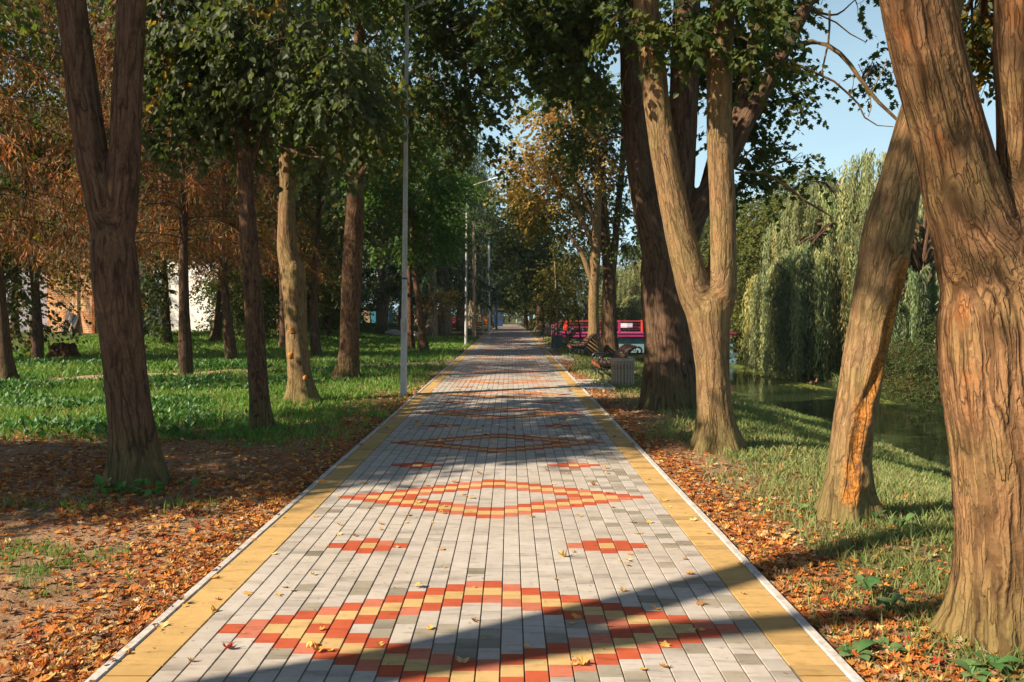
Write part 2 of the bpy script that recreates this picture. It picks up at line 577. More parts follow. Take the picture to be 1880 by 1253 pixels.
M = {}
M['bark_deep'] = bark_mat('bark_deep', (0.30, 0.165, 0.078), (0.16, 0.08, 0.036), moss_amt=0.45, rust_amt=0.6, rust=(0.34, 0.12, 0.03), k=8.0, stretch=0.17, depth=0.022, crack=0.10, crack_dark=0.3)
M['bark_grey'] = bark_mat('bark_grey', (0.29, 0.185, 0.092), (0.155, 0.092, 0.043), moss=(0.15, 0.15, 0.04), moss_amt=0.45, rust_amt=0.25, k=10.0, stretch=0.2, depth=0.012, crack=0.08, crack_dark=0.5)
M['bark_dark'] = bark_mat('bark_dark', (0.15, 0.09, 0.055), (0.065, 0.037, 0.024), moss=(0.13, 0.09, 0.03), moss_amt=0.35, rust_amt=0.25, rust=(0.26, 0.13, 0.05), k=9.0, stretch=0.2, depth=0.012, crack=0.1, crack_dark=0.45)
M['bark_brown'] = bark_mat('bark_brown', (0.19, 0.105, 0.06), (0.07, 0.038, 0.022), moss=(0.10, 0.08, 0.03), moss_amt=0.35, rust_amt=0.35, rust=(0.30, 0.16, 0.08), k=11.0, stretch=0.35, depth=0.014, crack=0.12, crack_dark=0.4)
M['bark_pale'] = bark_mat('bark_pale', (0.42, 0.32, 0.22), (0.22, 0.16, 0.10), moss_amt=0.25, rust_amt=0.2, k=8.0, stretch=0.3, depth=0.012, crack=0.1)
M['leaf'] = leaf_mat('leaf')
M['needle'] = leaf_mat('needle', trans=0.2, rough=0.6, tint=(1.2, 1.1, 0.7))
M['willow'] = leaf_mat('willow_leaf', trans=0.42, rough=0.5, spec=0.4, tint=(1.2, 1.25, 0.8))
M['dryleaf'] = leaf_mat('dry_leaf', trans=0.22, rough=0.7, spec=0.2, tint=(1.2, 1.0, 0.6))
M['grass'] = leaf_mat('grass_blade', trans=0.3, rough=0.6, spec=0.25, tint=(1.2, 1.2, 0.6))
M['paver'] = paver_mat()
M['soil'] = soil_mat()
M['sand'] = plain_mat('joint_sand', (0.20, 0.155, 0.105), 0.95, 0.1, 0.4, 80, 0.002)
M['kerb'] = plain_mat('kerb_concrete', (0.49, 0.46, 0.42), 0.85, 0.2, 0.35, 30, 0.0015, dirt=(0.28, 0.24, 0.19), dirt_amt=0.8)
M['pole'] = plain_mat('pole_paint', (0.46, 0.45, 0.44), 0.5, 0.5, 0.2, 6, 0.0008, dirt=(0.20, 0.12, 0.06), dirt_amt=0.7)
M['pole_wood'] = plain_mat('pole_wood', (0.42, 0.30, 0.19), 0.8, 0.2, 0.35, 8, 0.002)
M['pole_blue'] = plain_mat('pole_blue', (0.16, 0.25, 0.30), 0.6, 0.4, 0.3, 6)
M['lamp_head'] = plain_mat('lamp_head', (0.72, 0.72, 0.70), 0.4, 0.5, 0.15, 10)
M['lamp_glass'] = plain_mat('lamp_glass', (0.75, 0.76, 0.74), 0.2, 0.6, 0.05, 5)
M['iron'] = plain_mat('cast_iron', (0.022, 0.020, 0.030), 0.32, 0.6, 0.4, 20, 0.0006)
M['slat'] = plain_mat('bench_wood', (0.13, 0.055, 0.035), 0.45, 0.5, 0.4, 25, 0.001, dirt=(0.22, 0.11, 0.06), dirt_amt=0.5)
M['slat_end'] = plain_mat('bench_wood_end', (0.36, 0.10, 0.03), 0.6, 0.3, 0.3, 25)
M['binwood'] = plain_mat('bin_wood', (0.33, 0.25, 0.19), 0.8, 0.2, 0.4, 18, 0.002, dirt=(0.15, 0.11, 0.09), dirt_amt=0.6)
M['binrim'] = plain_mat('bin_rim', (0.38, 0.30, 0.22), 0.7, 0.3, 0.3, 18)
M['bindark'] = plain_mat('bin_dark', (0.10, 0.11, 0.11), 0.6, 0.4, 0.3, 18)
M['magenta'] = plain_mat('bridge_paint', (0.38, 0.018, 0.13), 0.45, 0.5, 0.25, 5, dirt=(0.30, 0.03, 0.05), dirt_amt=0.5)
M['red_sunlit_pink'] = plain_mat('red_and_sunlit_pink_paint', (0.62, 0.05, 0.03), 0.5, 0.5, 0.2, 5)  # true red, and the sunlit tone of the far bridge railing
M['bluewall'] = plain_mat('blue_concrete', (0.15, 0.29, 0.34), 0.8, 0.3, 0.35, 3, 0.004, dirt=(0.26, 0.33, 0.33), dirt_amt=0.6)
M['white'] = plain_mat('white_paint', (0.80, 0.80, 0.78), 0.6, 0.4, 0.1, 6)
M['paleblue'] = plain_mat('pale_blue_paint', (0.42, 0.58, 0.68), 0.5, 0.4, 0.15, 4)
M['glass'] = plain_mat('dark_glass', (0.04, 0.06, 0.08), 0.12, 0.7, 0.1, 3)
M['orange'] = plain_mat('orange_paint', (0.78, 0.20, 0.02), 0.55, 0.4, 0.2, 5)
M['teal'] = plain_mat('teal_paint', (0.03, 0.20, 0.28), 0.6, 0.4, 0.25, 4)
M['blue'] = plain_mat('shaded_blue_paint', (0.02, 0.05, 0.12), 0.5, 0.4, 0.25, 4)  # kiosk blue darkened in its colour to stand for shade
M['rock'] = plain_mat('pale_stone', (0.62, 0.57, 0.49), 0.9, 0.2, 0.35, 6, 0.02)
M['stump'] = plain_mat('rotten_wood', (0.09, 0.042, 0.024), 0.95, 0.1, 0.5, 9, 0.02)
M['metal'] = plain_mat('corrugated_metal', (0.50, 0.49, 0.50), 0.5, 0.5, 0.3, 4, dirt=(0.22, 0.17, 0.15), dirt_amt=0.6)
M['roof'] = plain_mat('old_roof', (0.12, 0.10, 0.09), 0.85, 0.2, 0.35, 4, 0.01)
M['weed'] = leaf_mat('weed_leaf', trans=0.25, rough=0.5, spec=0.4, tint=(1.1, 1.3, 0.6))


def brick_mat(name, c1, c2, mortar, sx=4.0, rough=0.9, axis='XZ'):
    t = NT(name, rough, 0.2)
    v = t.n('TexCoord').outputs['Object']
    sp = t.n('SeparateXYZ'); t.l(v, sp.inputs[0])
    cb = t.n('CombineXYZ')
    t.l(t.math('ADD', sp.outputs[0], sp.outputs[1]), cb.inputs[0]); t.l(sp.outputs[2], cb.inputs[1])
    b = t.n('TexBrick')
    b.inputs['Scale'].default_value = 1.0
    b.inputs['Brick Width'].default_value = 0.26; b.inputs['Row Height'].default_value = 0.082
    b.inputs['Mortar Size'].default_value = 0.012
    b.inputs['Color1'].default_value = (*c1, 1); b.inputs['Color2'].default_value = (*c2, 1); b.inputs['Mortar'].default_value = (*mortar, 1)
    t.l(cb.outputs[0], b.inputs['Vector'])
    nz = t.noise(v, 1.6, 6, 0.7); nf = t.noise(v, 14, 4, 0.7)
    c = t.mix(t.math('MULTIPLY', t.ramp(nz, [(0.48, 0.0), (0.66, 1.0)]), 0.35), b.outputs['Color'], mortar)
    c = t.mix(t.math('MULTIPLY', nf, 0.5), c, t.mix(1.0, c, (0.6, 0.55, 0.5), 'MULTIPLY'))
    h = t.math('ADD', t.math('MULTIPLY', b.outputs['Fac'], -1.0), t.math('MULTIPLY', nf, 0.4))
    return t.done(c, t.bump(h, 0.01))


M['brick'] = brick_mat('orange_brick', (0.62, 0.24, 0.065), (0.50, 0.17, 0.045), (0.62, 0.47, 0.31))
M['whitebrick'] = brick_mat('white_brick', (0.84, 0.83, 0.80), (0.78, 0.77, 0.74), (0.70, 0.68, 0.64))


def water_mat():
    t = NT('river_water', 0.04, 0.5)
    geo = t.n('NewGeometry').outputs['Position']
    mp = t.n('Mapping'); mp.inputs['Scale'].default_value = (1.0, 1.0, 1.0); t.l(geo, mp.inputs[0])
    a = t.noise(mp.outputs[0], 2.2, 3, 0.5)
    s = t.noise(geo, 0.55, 5, 0.7)
    scum = t.ramp(s, [(0.60, 0.0), (0.66, 1.0)])
    c = t.mix(scum, (0.030, 0.046, 0.018), (0.10, 0.13, 0.035))
    r = t.math('ADD', t.math('MULTIPLY', scum, 0.35), 0.03)
    return t.done(c, t.bump(a, 0.012, 0.5), r)


M['water'] = water_mat()


# ------------------------------------------------------------------ ground, path, water
def build_ground():
    xs = np.concatenate([np.linspace(-160, -24, 18), np.linspace(-22, -7, 46), np.linspace(-6.7, PATH_L - 0.12, 64), [PATH_L - 0.04, PATH_L + 0.012],
                         [PATH_R - 0.012, PATH_R + 0.04], np.linspace(PATH_R + 0.12, 7, 72), np.linspace(7.2, 19, 44), np.linspace(21, 160, 18)])
    ys = np.concatenate([[-60, -30, -12, -4, 0, 1.5], np.linspace(2.5, 14, 150), np.linspace(14.2, 48, 130), np.linspace(49, 135, 60), [145, 170, 220, 300, 400]])
    X, Y = np.meshgrid(xs, ys)
    x, y = X.ravel(), Y.ravel()
    z = gz(x, y)
    inside = (x > PATH_L + 0.005) & (x < PATH_R - 0.005)
    z = np.where(inside, z - 0.12, z)
    V = np.stack([x, y, z], 1)
    nx, ny = len(xs), len(ys)
    i = np.arange(ny - 1)[:, None]; j = np.arange(nx - 1)[None]
    Q = np.stack([i * nx + j, i * nx + j + 1, (i + 1) * nx + j + 1, (i + 1) * nx + j], -1).reshape(-1, 4)
    gm = grass_mask(x, y)[:, None]
    soil = np.array([0.40, 0.265, 0.165]); lawn = np.array([0.10, 0.13, 0.035])
    tr = sstep(0.35, 0.0, np.abs(y - (18.5 + 0.68 * (x + 10.3))) - 0.55)[:, None] * (x < -1.7)[:, None]
    c = soil * (1 - gm) + lawn * gm
    c = c * (1 - tr) + np.array([0.50, 0.39, 0.26]) * tr
    bedm = (sstep(-1.0, -1.25, z) * (x > 5))[:, None]
    c = c * (1 - bedm) + np.array([0.04, 0.035, 0.02]) * bedm
    lit = sstep(0.45, 0.1, n2(x, y, 2.2, 31))[:, None] * (y < 16)[:, None] * (1 - gm)
    c = c * (1 - 0.5 * lit) + np.array([0.26, 0.11, 0.045]) * 0.5 * lit
    far = sstep(45, 80, y)[:, None]
    c = c * (1 - far) + np.array([0.07, 0.085, 0.03]) * far
    mb = MB().add(V, Q, 0, c)
    return tag(mb.build('ground', [M['soil']], smooth=True), kind='structure')


build_ground()

wat = MB()
ysw = np.concatenate([np.linspace(-20, 130, 60)])
vl = np.stack([near_shore(ysw) - 0.9, ysw, np.full_like(ysw, WATER)], 1)
vr = np.stack([far_shore(ysw) + 1.2, ysw, np.full_like(ysw, WATER)], 1)
n_ = len(ysw)
wat.add(np.concatenate([vl, vr]), [[i, n_ + i, n_ + i + 1, i + 1] for i in range(n_ - 1)])
tag(wat.build('river_water', [M['water']]), kind='structure')

GREY = np.array([0.445, 0.405, 0.36]); DARK = np.array([0.27, 0.24, 0.19])
RED = np.array([0.42, 0.085, 0.036]); PINK = np.array([0.52, 0.20, 0.13]); YEL = np.array([0.52, 0.355, 0.155]); BORD = np.array([0.50, 0.325, 0.125])
PW, PL = 0.102, 0.1141
D0 = 0.0016966 * 2250            # distance of the first diamond's centre
PERIOD = 24
paving = empty('paved_path', (0, 0, 0), kind='structure')


def paver_verts(x0, x1, y0, y1, full=True, gapx=0.0026, gapy=0.0009, z=0.0, ch=0.0022):
    x0, x1, y0, y1, z = [np.atleast_1d(np.asarray(a, float)) for a in (x0, x1, y0, y1, z)]
    x0, x1, y0, y1, z = np.broadcast_arrays(x0, x1, y0, y1, z)
    x0 = x0 + gapx; x1 = x1 - gapx; y0 = y0 + gapy; y1 = y1 - gapy
    rows = []
    c = ch
    for (a, b, dz) in (((x0 + c), (y0 + c * .6), 0), ((x1 - c), (y0 + c * .6), 0), ((x1 - c), (y1 - c * .6), 0), ((x0 + c), (y1 - c * .6), 0)):
        rows.append(np.stack([a, b, z], 1))
    if full:
        for (a, b) in ((x0, y0), (x1, y0), (x1, y1), (x0, y1)):
            rows.append(np.stack([a, b, z - 0.004], 1))
        for (a, b) in ((x0, y0), (x1, y0), (x1, y1), (x0, y1)):
            rows.append(np.stack([a, b, z - 0.04], 1))
    V = np.stack(rows, 1)
    f = [[0, 1, 2, 3]]
    if full:
        for k in range(4):
            f.append([k + 4, (k + 1) % 4 + 4, (k + 1) % 4, k])
            f.append([k + 8, (k + 1) % 4 + 8, (k + 1) % 4 + 4, k + 4])
    return V, np.array(f)


def pattern(ci, k2):
    """ci column index 0..23 (-1, 24 edges), k2 = tile centre in half rows from a diamond centre (period 48)"""
    i = np.where(ci <= 11, ci, 23 - ci)
    n = i + 1                                      # tiles of the diamond in this column
    per = 2 * PERIOD
    d = (k2 + per // 2) % per - per // 2           # -24..23 half rows from nearest diamond centre
    pos = (d + (n - 1)) / 2.0
    inside = (i >= 0) & (pos >= 0) & (pos <= n - 1)
    dep = np.minimum(pos, n - 1 - pos)
    out = np.zeros(len(ci), int)                   # 0 grey 1 red 2 yellow
    out = np.where(inside & (dep < 0.9), 1, out)
    out = np.where(inside & (dep >= 0.9) & (dep < 1.9), 2, out)
    out = np.where(inside & (dep >= 1.9) & (dep < 2.9), 1, out)
    d2 = (k2) % per - per // 2                     # from mid-period: the small crosses
    di = np.abs(i - 4)
    m = di <= 2
    nn = 3 - di
    pos = (d2 + (nn - 1)) / 2.0
    ins = m & (pos >= 0) & (pos <= nn - 1) & (i >= 0)
    out = np.where(ins, 1, out)
    out = np.where(ins & (di == 0) & (np.abs(pos - 1) < 0.1), 2, out)
    return out


def tile_colors(kind, x, y, rng):
    n = len(kind)
    base = np.where((kind == 0)[:, None], GREY, np.where((kind == 1)[:, None], RED, YEL))
    pk = rng.random(n)
    base = np.where(((kind == 1) & (pk < 0.25))[:, None], PINK * .6 + RED * .4, base)
    dn = n2(x, y, 1.1, 40) + 0.22 * sstep(-0.4, 0.9, x)
    dark = (kind == 0) & (rng.random(n) < np.clip((dn - 0.56) * 1.3, 0.015, 0.30))
    base = np.where(dark[:, None], DARK * (0.85 + 0.4 * rng.random((n, 1))), base)
    base = base * (1 + 0.13 * (rng.random((n, 1)) - 0.5))
    # one end of some tiles is stained darker
    half = rng.random(n)
    g = np.ones((n, 4))
    amt = 0.62 + 0.25 * rng.random(n)
    g[:, 0:2] = np.where(((half < 0.13) & (kind == 0))[:, None], amt[:, None], 1)
    g[:, 2:4] = np.where(((half > 0.87) & (kind == 0))[:, None], amt[:, None], 1)
    c4 = base[:, None, :] * g[:, :, None]
    return c4


rng = np.random.default_rng(3)
cols = np.arange(-1, 25)
allx, allk, allc = [], [], []
k_lo, k_hi = int((3.0 - D0) / PL * 2), int((133 - D0) / PL * 2)
for c in cols:
    par = (c if c <= 11 else 23 - c) % 2           # even columns have a tile centred on the diamond centre
    ks = np.arange(k_lo, k_hi)
    ks = ks[(ks % 2) == par]
    allc.append(np.full(len(ks), c)); allk.append(ks)
cc = np.concatenate(allc); kk = np.concatenate(allk)
px_ = CX + (cc - 11.5) * PW
py_ = D0 + kk * PL / 2
kind_ = pattern(cc, kk)
zt = gz(px_ * 0, py_, fine=False) + 0.03 * sstep(50, 20, py_) + 0.0016 * (rng.random(len(py_)) - 0.5) * (py_ < 14)
# material colour of every tile
c4 = tile_colors(kind_, px_, py_, rng)
order = np.argsort(py_ + 1e-4 * np.abs(px_))
vis = (py_ > 3.2) & (np.abs(px_) * F / np.maximum(py_, 0.1) < 985)
near = [i for i in order if vis[i]][:300]
nearset = np.zeros(len(py_), bool); nearset[near] = True
for i in near:
    V, f = paver_verts(-PW / 2, PW / 2, -PL / 2, PL / 2)
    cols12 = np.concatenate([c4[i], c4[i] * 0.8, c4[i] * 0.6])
    MB().add(V[0], f, 0, cols12).build('paver', [M['paver']], paving, loc=(px_[i], py_[i], zt[i]))
mb = MB()
for lo, hi, full in ((-9, 26, True), (26, 140, False)):
    s = (~nearset) & (py_ >= lo) & (py_ < hi)
    V, f = paver_verts(px_[s] - PW / 2, px_[s] + PW / 2, py_[s] - PL / 2, py_[s] + PL / 2, full, z=zt[s])
    nv = V.shape[1]
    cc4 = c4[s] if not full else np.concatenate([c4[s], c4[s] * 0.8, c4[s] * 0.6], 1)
    Fc = (np.arange(s.sum()) * nv)[:, None, None] + f[None]
    mb.add(V.reshape(-1, 3), Fc.reshape(-1, 4), 0, cc4.reshape(-1, 3))
tag(mb.build('paver', [M['paver']], paving), kind='stuff')
# yellow border pavers laid across, and the kerb stones
GL, GR = CX - 13 * PW, CX + 13 * PW
for side, (a, b, ka, kb) in enumerate(((PATH_L + 0.05, GL, PATH_L, PATH_L + 0.05), (GR, PATH_R - 0.05, PATH_R - 0.05, PATH_R))):
    ks = np.arange(3.1, 132, 0.105)
    rest = []
    cnt = 0
    for k in ks:
        lim = 3.4 if side == 0 else 3.4
        col = BORD * (1 + 0.14 * (rng.random() - 0.5)) * (0.78 if rng.random() < (0.22 if side else 0.05) else 1)
        if k > lim and cnt < 150:
            V, f = paver_verts(-(b - a) / 2, (b - a) / 2, 0, 0.105, gapx=0.003, gapy=0.0008, ch=0.0025)
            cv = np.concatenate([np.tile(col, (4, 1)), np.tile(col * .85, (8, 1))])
            MB().add(V[0], f, 0, cv).build('border_paver', [M['paver']], paving, loc=((a + b) / 2, k, 0.0005 + 0.001 * rng.random()))
            cnt += 1
        else:
            rest.append((k, col))
    mb = MB()
    kr = np.array([r[0] for r in rest]); cr = np.array([r[1] for r in rest])
    zz = gz(kr * 0, kr, fine=False) + 0.03 * sstep(50, 20, kr)
    V, f = paver_verts(a, b, kr, kr + 0.105, False, gapx=0.003, gapy=0.0012, z=zz + 0.001)
    mb.add(V.reshape(-1, 3), ((np.arange(len(kr)) * 4)[:, None, None] + f[None]).reshape(-1, 4), 0, np.repeat(cr, 4, 0))
    tag(mb.build('border_paver', [M['paver']], paving), kind='stuff')
    km = MB()
    for q, k in enumerate(np.arange(2.35, 133, 1.0)):
        z0 = float(gz(0, k, False)[0]) + 0.03 * float(sstep(50, 20, k))
        t = MB() if q < 60 else km
        oo = (0, 0, 0) if q < 60 else ((ka + kb) / 2, k, z0)
        jt = 0.003 * (rng.random() - 0.5)
        t.bevbox((oo[0] - (kb - ka) / 2 + 0.001 + jt, oo[1] + 0.003, oo[2] - 0.14), (oo[0] + (kb - ka) / 2 - 0.001 + jt, oo[1] + 0.997, oo[2] + 0.007 + 0.002 * rng.random()), 0.005)
        if q < 60:
            t.build('kerb_stone', [M['kerb']], paving, loc=((ka + kb) / 2, k, z0))
    tag(km.build('kerb_stone', [M['kerb']], paving), kind='stuff')
# bedding under the joints
mb = MB()
yb = np.concatenate([np.linspace(2, 50, 4), np.linspace(54, 134, 21)])
zb = gz(yb * 0, yb, False) + 0.03 * sstep(50, 20, yb) - 0.006
V = np.concatenate([np.stack([np.full_like(yb, PATH_L + 0.02), yb, zb], 1), np.stack([np.full_like(yb, PATH_R - 0.02), yb, zb], 1)])
mb.add(V, [[i, len(yb) + i, len(yb) + i + 1, i + 1] for i in range(len(yb) - 1)])
mb.build('joint_sand', [M['sand']], paving)
# concrete bays under the benches
for (x0, x1, y0, y1, nm) in ((PATH_R + 0.004, 2.06, 15.9, 17.9, 'bay_slab'), (PATH_R + 0.004, 1.98, 25.4, 27.3, 'bay_slab'), (PATH_R + 0.004, 1.95, 31.9, 33.8, 'bay_slab'), (PATH_R + 0.004, 1.95, 53.5, 56.0, 'bay_slab')):
    bay = MB()
    bay.bevbox((x0 + .045, y0, -0.1), (x1 - .045, y0 + 0.045, 0.012), 0.004)
    bay.bevbox((x0 + .045, y1 - 0.045, -0.1), (x1 - .045, y1, 0.012), 0.004)
    bay.bevbox((x1 - 0.043, y0, -0.1), (x1, y1, 0.012), 0.004)
    b_ = bay.build('bay_kerb', [M['kerb']], paving)
    nx_, ny_ = 5, 17
    gx = np.linspace(x0, x1 - 0.045, nx_ + 1); gy = np.linspace(y0 + 0.047, y1 - 0.047, ny_ + 1)
    A, B = np.meshgrid(np.arange(nx_), np.arange(ny_)); A, B = A.ravel(), B.ravel()
    V, f = paver_verts(gx[A], gx[A + 1], gy[B], gy[B + 1], True, z=-0.001)
    cg = GREY * (1 + 0.2 * (rng.random((len(A), 1)) - 0.5))
    mb = MB().add(V.reshape(-1, 3), ((np.arange(len(A)) * 12)[:, None, None] + f[None]).reshape(-1, 4), 0, np.repeat(cg, 12, 0))
    mb.box((x0, y0 + .047, -0.1), (x1 - 0.045, y1 - .047, -0.006), 0, (0.13, 0.10, 0.07))
    mb.build(nm, [M['paver']], paving)


# ------------------------------------------------------------------ trunks
def limb(pts, z=None):
    """[(px, py, rpx[, z])] in photo pixels -> (k,4) world points with radius in metres"""
    out = []
    for p in pts:
        zz = p[3] if len(p) > 3 else z
        w = P(p[0], p[1], zz)
        out.append([*w, p[2] * zz / F])
    return np.array(out)


def solid_trunk(name, limbs, voxel, mat, seed, amp=0.012, k=9.0, stretch=0.17, lumps=0.02, flare=0.12, burls=(), ext=(), parent=None, crack_w=0.32, scars=None):
    mb = MB()
    sk, sr, ss = [], [], []
    rg = np.random.default_rng(seed)
    for L in limbs:
        L = np.asarray(L, float)
        length = np.linalg.norm(np.diff(L[:, :3], axis=0), axis=1).sum()
        n = max(6, int(length / 0.10))
        C = catmull(L, n)
        C[:, 3] = np.maximum(C[:, 3], 0.01)
        mb.tube(C[:, :3], C[:, 3], 14)
        n2_ = max(6, int(length / 0.06))
        D = catmull(L, n2_)
        sk.append(D[:, :3]); sr.append(np.maximum(D[:, 3], 0.01))
        z0 = D[0, 2]
        s = np.concatenate([[0], np.cumsum(np.linalg.norm(np.diff(D[:, :3], axis=0), axis=1))]) + z0
        ss.append(s)
    me = mb.mesh(name + '_raw', [mat])
    o = bpy.data.objects.new('raw', me)
    COL.objects.link(o)
    md = o.modifiers.new('r', 'REMESH'); md.mode = 'VOXEL'; md.voxel_size = voxel; md.adaptivity = 0
    m2 = o.modifiers.new('s', 'SMOOTH'); m2.factor = 0.5; m2.iterations = max(3, int(0.10 / voxel))
    dg = bpy.context.evaluated_depsgraph_get()
    dg.update()
    me2 = bpy.data.meshes.new_from_object(o.evaluated_get(dg))
    bpy.data.objects.remove(o); bpy.data.meshes.remove(me)
    n = len(me2.vertices)
    V = np.empty(n * 3, np.float32); me2.vertices.foreach_get('co', V); V = V.reshape(-1, 3).astype(float)
    N = np.empty(n * 3, np.float32); me2.vertex_normals.foreach_get('vector', N); N = N.reshape(-1, 3).astype(float)
    S = np.concatenate(sk); Rr = np.concatenate(sr); Sa = np.concatenate(ss)
    bk = np.zeros((n, 3)); rad = np.zeros(n)
    for a in range(0, n, 8000):
        v = V[a:a + 8000]
        d = np.sqrt(np.maximum(((v[:, None] - S[None]) ** 2).sum(-1), 1e-12)) / Rr[None]
        w = np.exp(-9 * (d - d.min(1, keepdims=True)))
        w /= w.sum(1, keepdims=True)
        c = w @ S
        bk[a:a + 8000, :2] = (v - c)[:, :2]
        bk[a:a + 8000, 2] = w @ Sa
        rad[a:a + 8000] = w @ Rr
    gl = float(S[:, 2].min()) + 0.12
    hgt = V[:, 2] - gl
    ang = np.arctan2(V[:, 1] - S[0, 1], V[:, 0] - S[0, 0])
    # buttress roots
    if flare > 0:
        lob = 0.45 + 0.55 * np.clip(np.sin(ang * 5 + 1.3 * seed) * 0.6 + np.sin(ang * 3 + seed) * 0.5, -0.4, 1)
        f = flare * np.exp(-np.maximum(hgt, 0) / (0.85 * flare + 0.05)) * lob
        rd = norm(np.stack([V[:, 0] - S[0, 0], V[:, 1] - S[0, 1], np.zeros(n)], 1))
        V = V + rd * f[:, None]
    q = bk * np.array([k, k, k * stretch])
    warp = np.stack([vnoise(bk * [5, 5, 2] + 9, seed + 3), vnoise(bk * [5, 5, 2] + 31, seed + 4), vnoise(bk * [5, 5, 2] + 77, seed + 5)], 1) - 0.5
    q = q + warp * [1.1, 1.1, 0.9]
    wq = bk + (np.stack([vnoise(bk * [7, 7, 2.5] + 3, seed + 30), vnoise(bk * [7, 7, 2.5] + 57, seed + 31), bk[:, 0] * 0], 1) - .5) * [.03, .03, 0]
    e1 = np.abs(fbm(wq * [k * 1.5, k * 1.5, k * .11], 2, seed) - .5)
    e2 = np.abs(fbm(wq * [k * 2.6, k * 2.6, k * .2] + 40, 2, seed + 2) - .5)
    e3 = voronoi_edge(q * 1.35, seed)
    fis = np.maximum(1 - np.clip(e1 / .055, 0, 1), .6 * (1 - np.clip(e2 / .06, 0, 1))) * (.35 + .65 * vnoise(bk * [5, 5, 2.2] + 5, seed + 9))
    fis = np.maximum(fis, .35 * (1 - np.clip(e3 / .2, 0, 1)) * (vnoise(bk * [6, 6, 3], seed + 19) > .5))
    rid = fbm(bk * [k * 2.4, k * 2.4, k * 0.35], 3, seed + 8) - 0.5
    big = fbm(bk * [3.2, 3.2, 1.1], 3, seed + 11) - 0.5
    rs = np.clip(rad / 0.16, 0.35, 1.3)
    disp = rs * (-amp * fis ** 1.5 + amp * 0.9 * rid) + lumps * 2 * big * rs
    for (b, br, bh) in burls:
        d = np.linalg.norm(V - np.asarray(b), axis=1)
        disp = disp + bh * np.exp(-(d / br) ** 2) * (1 + 0.3 * np.sin(d / br * 5 + ang * 2))
    if scars is not None:
        dd = np.full(n, 9.0)
        for q_ in catmull(scars, 120): dd = np.minimum(dd, np.linalg.norm((V - q_) * [1, .7, 1], axis=1))
        w_ = .030 + .028 * (vnoise(bk * [4, 4, 4], 61))
        sm = np.clip(1.6 * np.exp(-(dd / w_) ** 2) * (.25 + 1.2 * vnoise(bk * [22, 22, 9], 62)), 0, 1)
        disp = disp + .012 * np.exp(-((dd - .05) / .022) ** 2) - .016 * np.exp(-(dd / .03) ** 2) + .012 * sm * (vnoise(bk * [40, 40, 22], 63) - .3)
        sa = me2.attributes.new('scar', 'FLOAT', 'POINT'); sa.data.foreach_set('value', sm.astype(np.float32))
    V = V + N * disp[:, None]
    me2.vertices.foreach_set('co', V.astype(np.float32).ravel())
    at = me2.attributes.new('bk', 'FLOAT_VECTOR', 'POINT')
    at.data.foreach_set('vector', bk.astype(np.float32).ravel())
    me2.materials.clear(); me2.materials.append(mat)
    me2.polygons.foreach_set('use_smooth', np.ones(len(me2.polygons), bool))
    me2.update()
    me2.name = name
    o = bpy.data.objects.new(name, me2)
    COL.objects.link(o)
    if parent: o.parent = parent
    return o


def branches_mesh(limbs, name, mat, parent, sides=8, wob=0.02, seed=1):
    rg = np.random.default_rng(seed)
    for L in limbs:
        mb = MB()
        L = np.asarray(L, float)
        ln = np.linalg.norm(np.diff(L[:, :3], axis=0), axis=1).sum()
        C = catmull(L, max(5, int(ln / 0.22)))
        C[1:-1, :3] += (rg.random((len(C) - 2, 3)) - 0.5) * wob
        mb.tube(C[:, :3], np.maximum(C[:, 3], 0.003), sides, 0, bark=True)
        mb.build(name, [mat], parent, smooth=True)


# ------------------------------------------------------------------ foliage
def T_maple():
    o = [(0, 0), (.25, -.02), (.48, .12), (.30, .25), (.52, .55), (.22, .55), (0, 1), (-.22, .55), (-.52, .55), (-.30, .25), (-.48, .12), (-.25, -.02)]
    V = [(0, .33, -.04)] + [(x, y, 0.10 * abs(x) + (-.06 if i in (3, 5, 7, 9) else 0.02)) for i, (x, y) in enumerate(o)]
    return np.array(V), np.array([[0, i, i % 12 + 1] for i in range(1, 13)])


def T_heart():
    V = [(0, 0, 0), (.34, .08, .07), (.44, .42, .10), (.22, .8, .05), (0, 1.08, -.03), (-.22, .8, .05), (-.44, .42, .10), (-.34, .08, .07)]
    return np.array(V), np.array([[0, 1, 2, 3, 4], [0, 4, 5, 6, 7]])


def T_quad():
    V = [(0, 0, 0), (.36, .45, .06), (0, 1, 0), (-.36, .45, .06)]
    return np.array(V), np.array([[0, 1, 2], [0, 2, 3]])


def T_slim():
    V = [(0, 0, 0), (.10, .4, .01), (0, 1, 0), (-.10, .4, .01)]
    return np.array(V), np.array([[0, 1, 2, 3]])


def T_clump():
    """a little spray of five leaves as one template"""
    Vs, Fs = [], []
    v, f = T_quad()
    for a, t, s in ((0, 0, .55), (70, .1, .5), (-65, .15, .5), (35, .5, .48), (-30, .55, .45)):
        c, sn = math.cos(math.radians(a)), math.sin(math.radians(a))
        w = v * s
        w = np.stack([w[:, 0] * c + w[:, 1] * sn, -w[:, 0] * sn + w[:, 1] * c + t, w[:, 2] + 0.2 * t * (1 if a > 0 else -1)], 1)
        Fs.append(f + 4 * len(Vs)); Vs.append(w)
    return np.concatenate(Vs), np.concatenate(Fs)


TEMPL = {'maple': T_maple(), 'heart': T_heart(), 'quad': T_quad(), 'slim': T_slim(), 'clump': T_clump()}


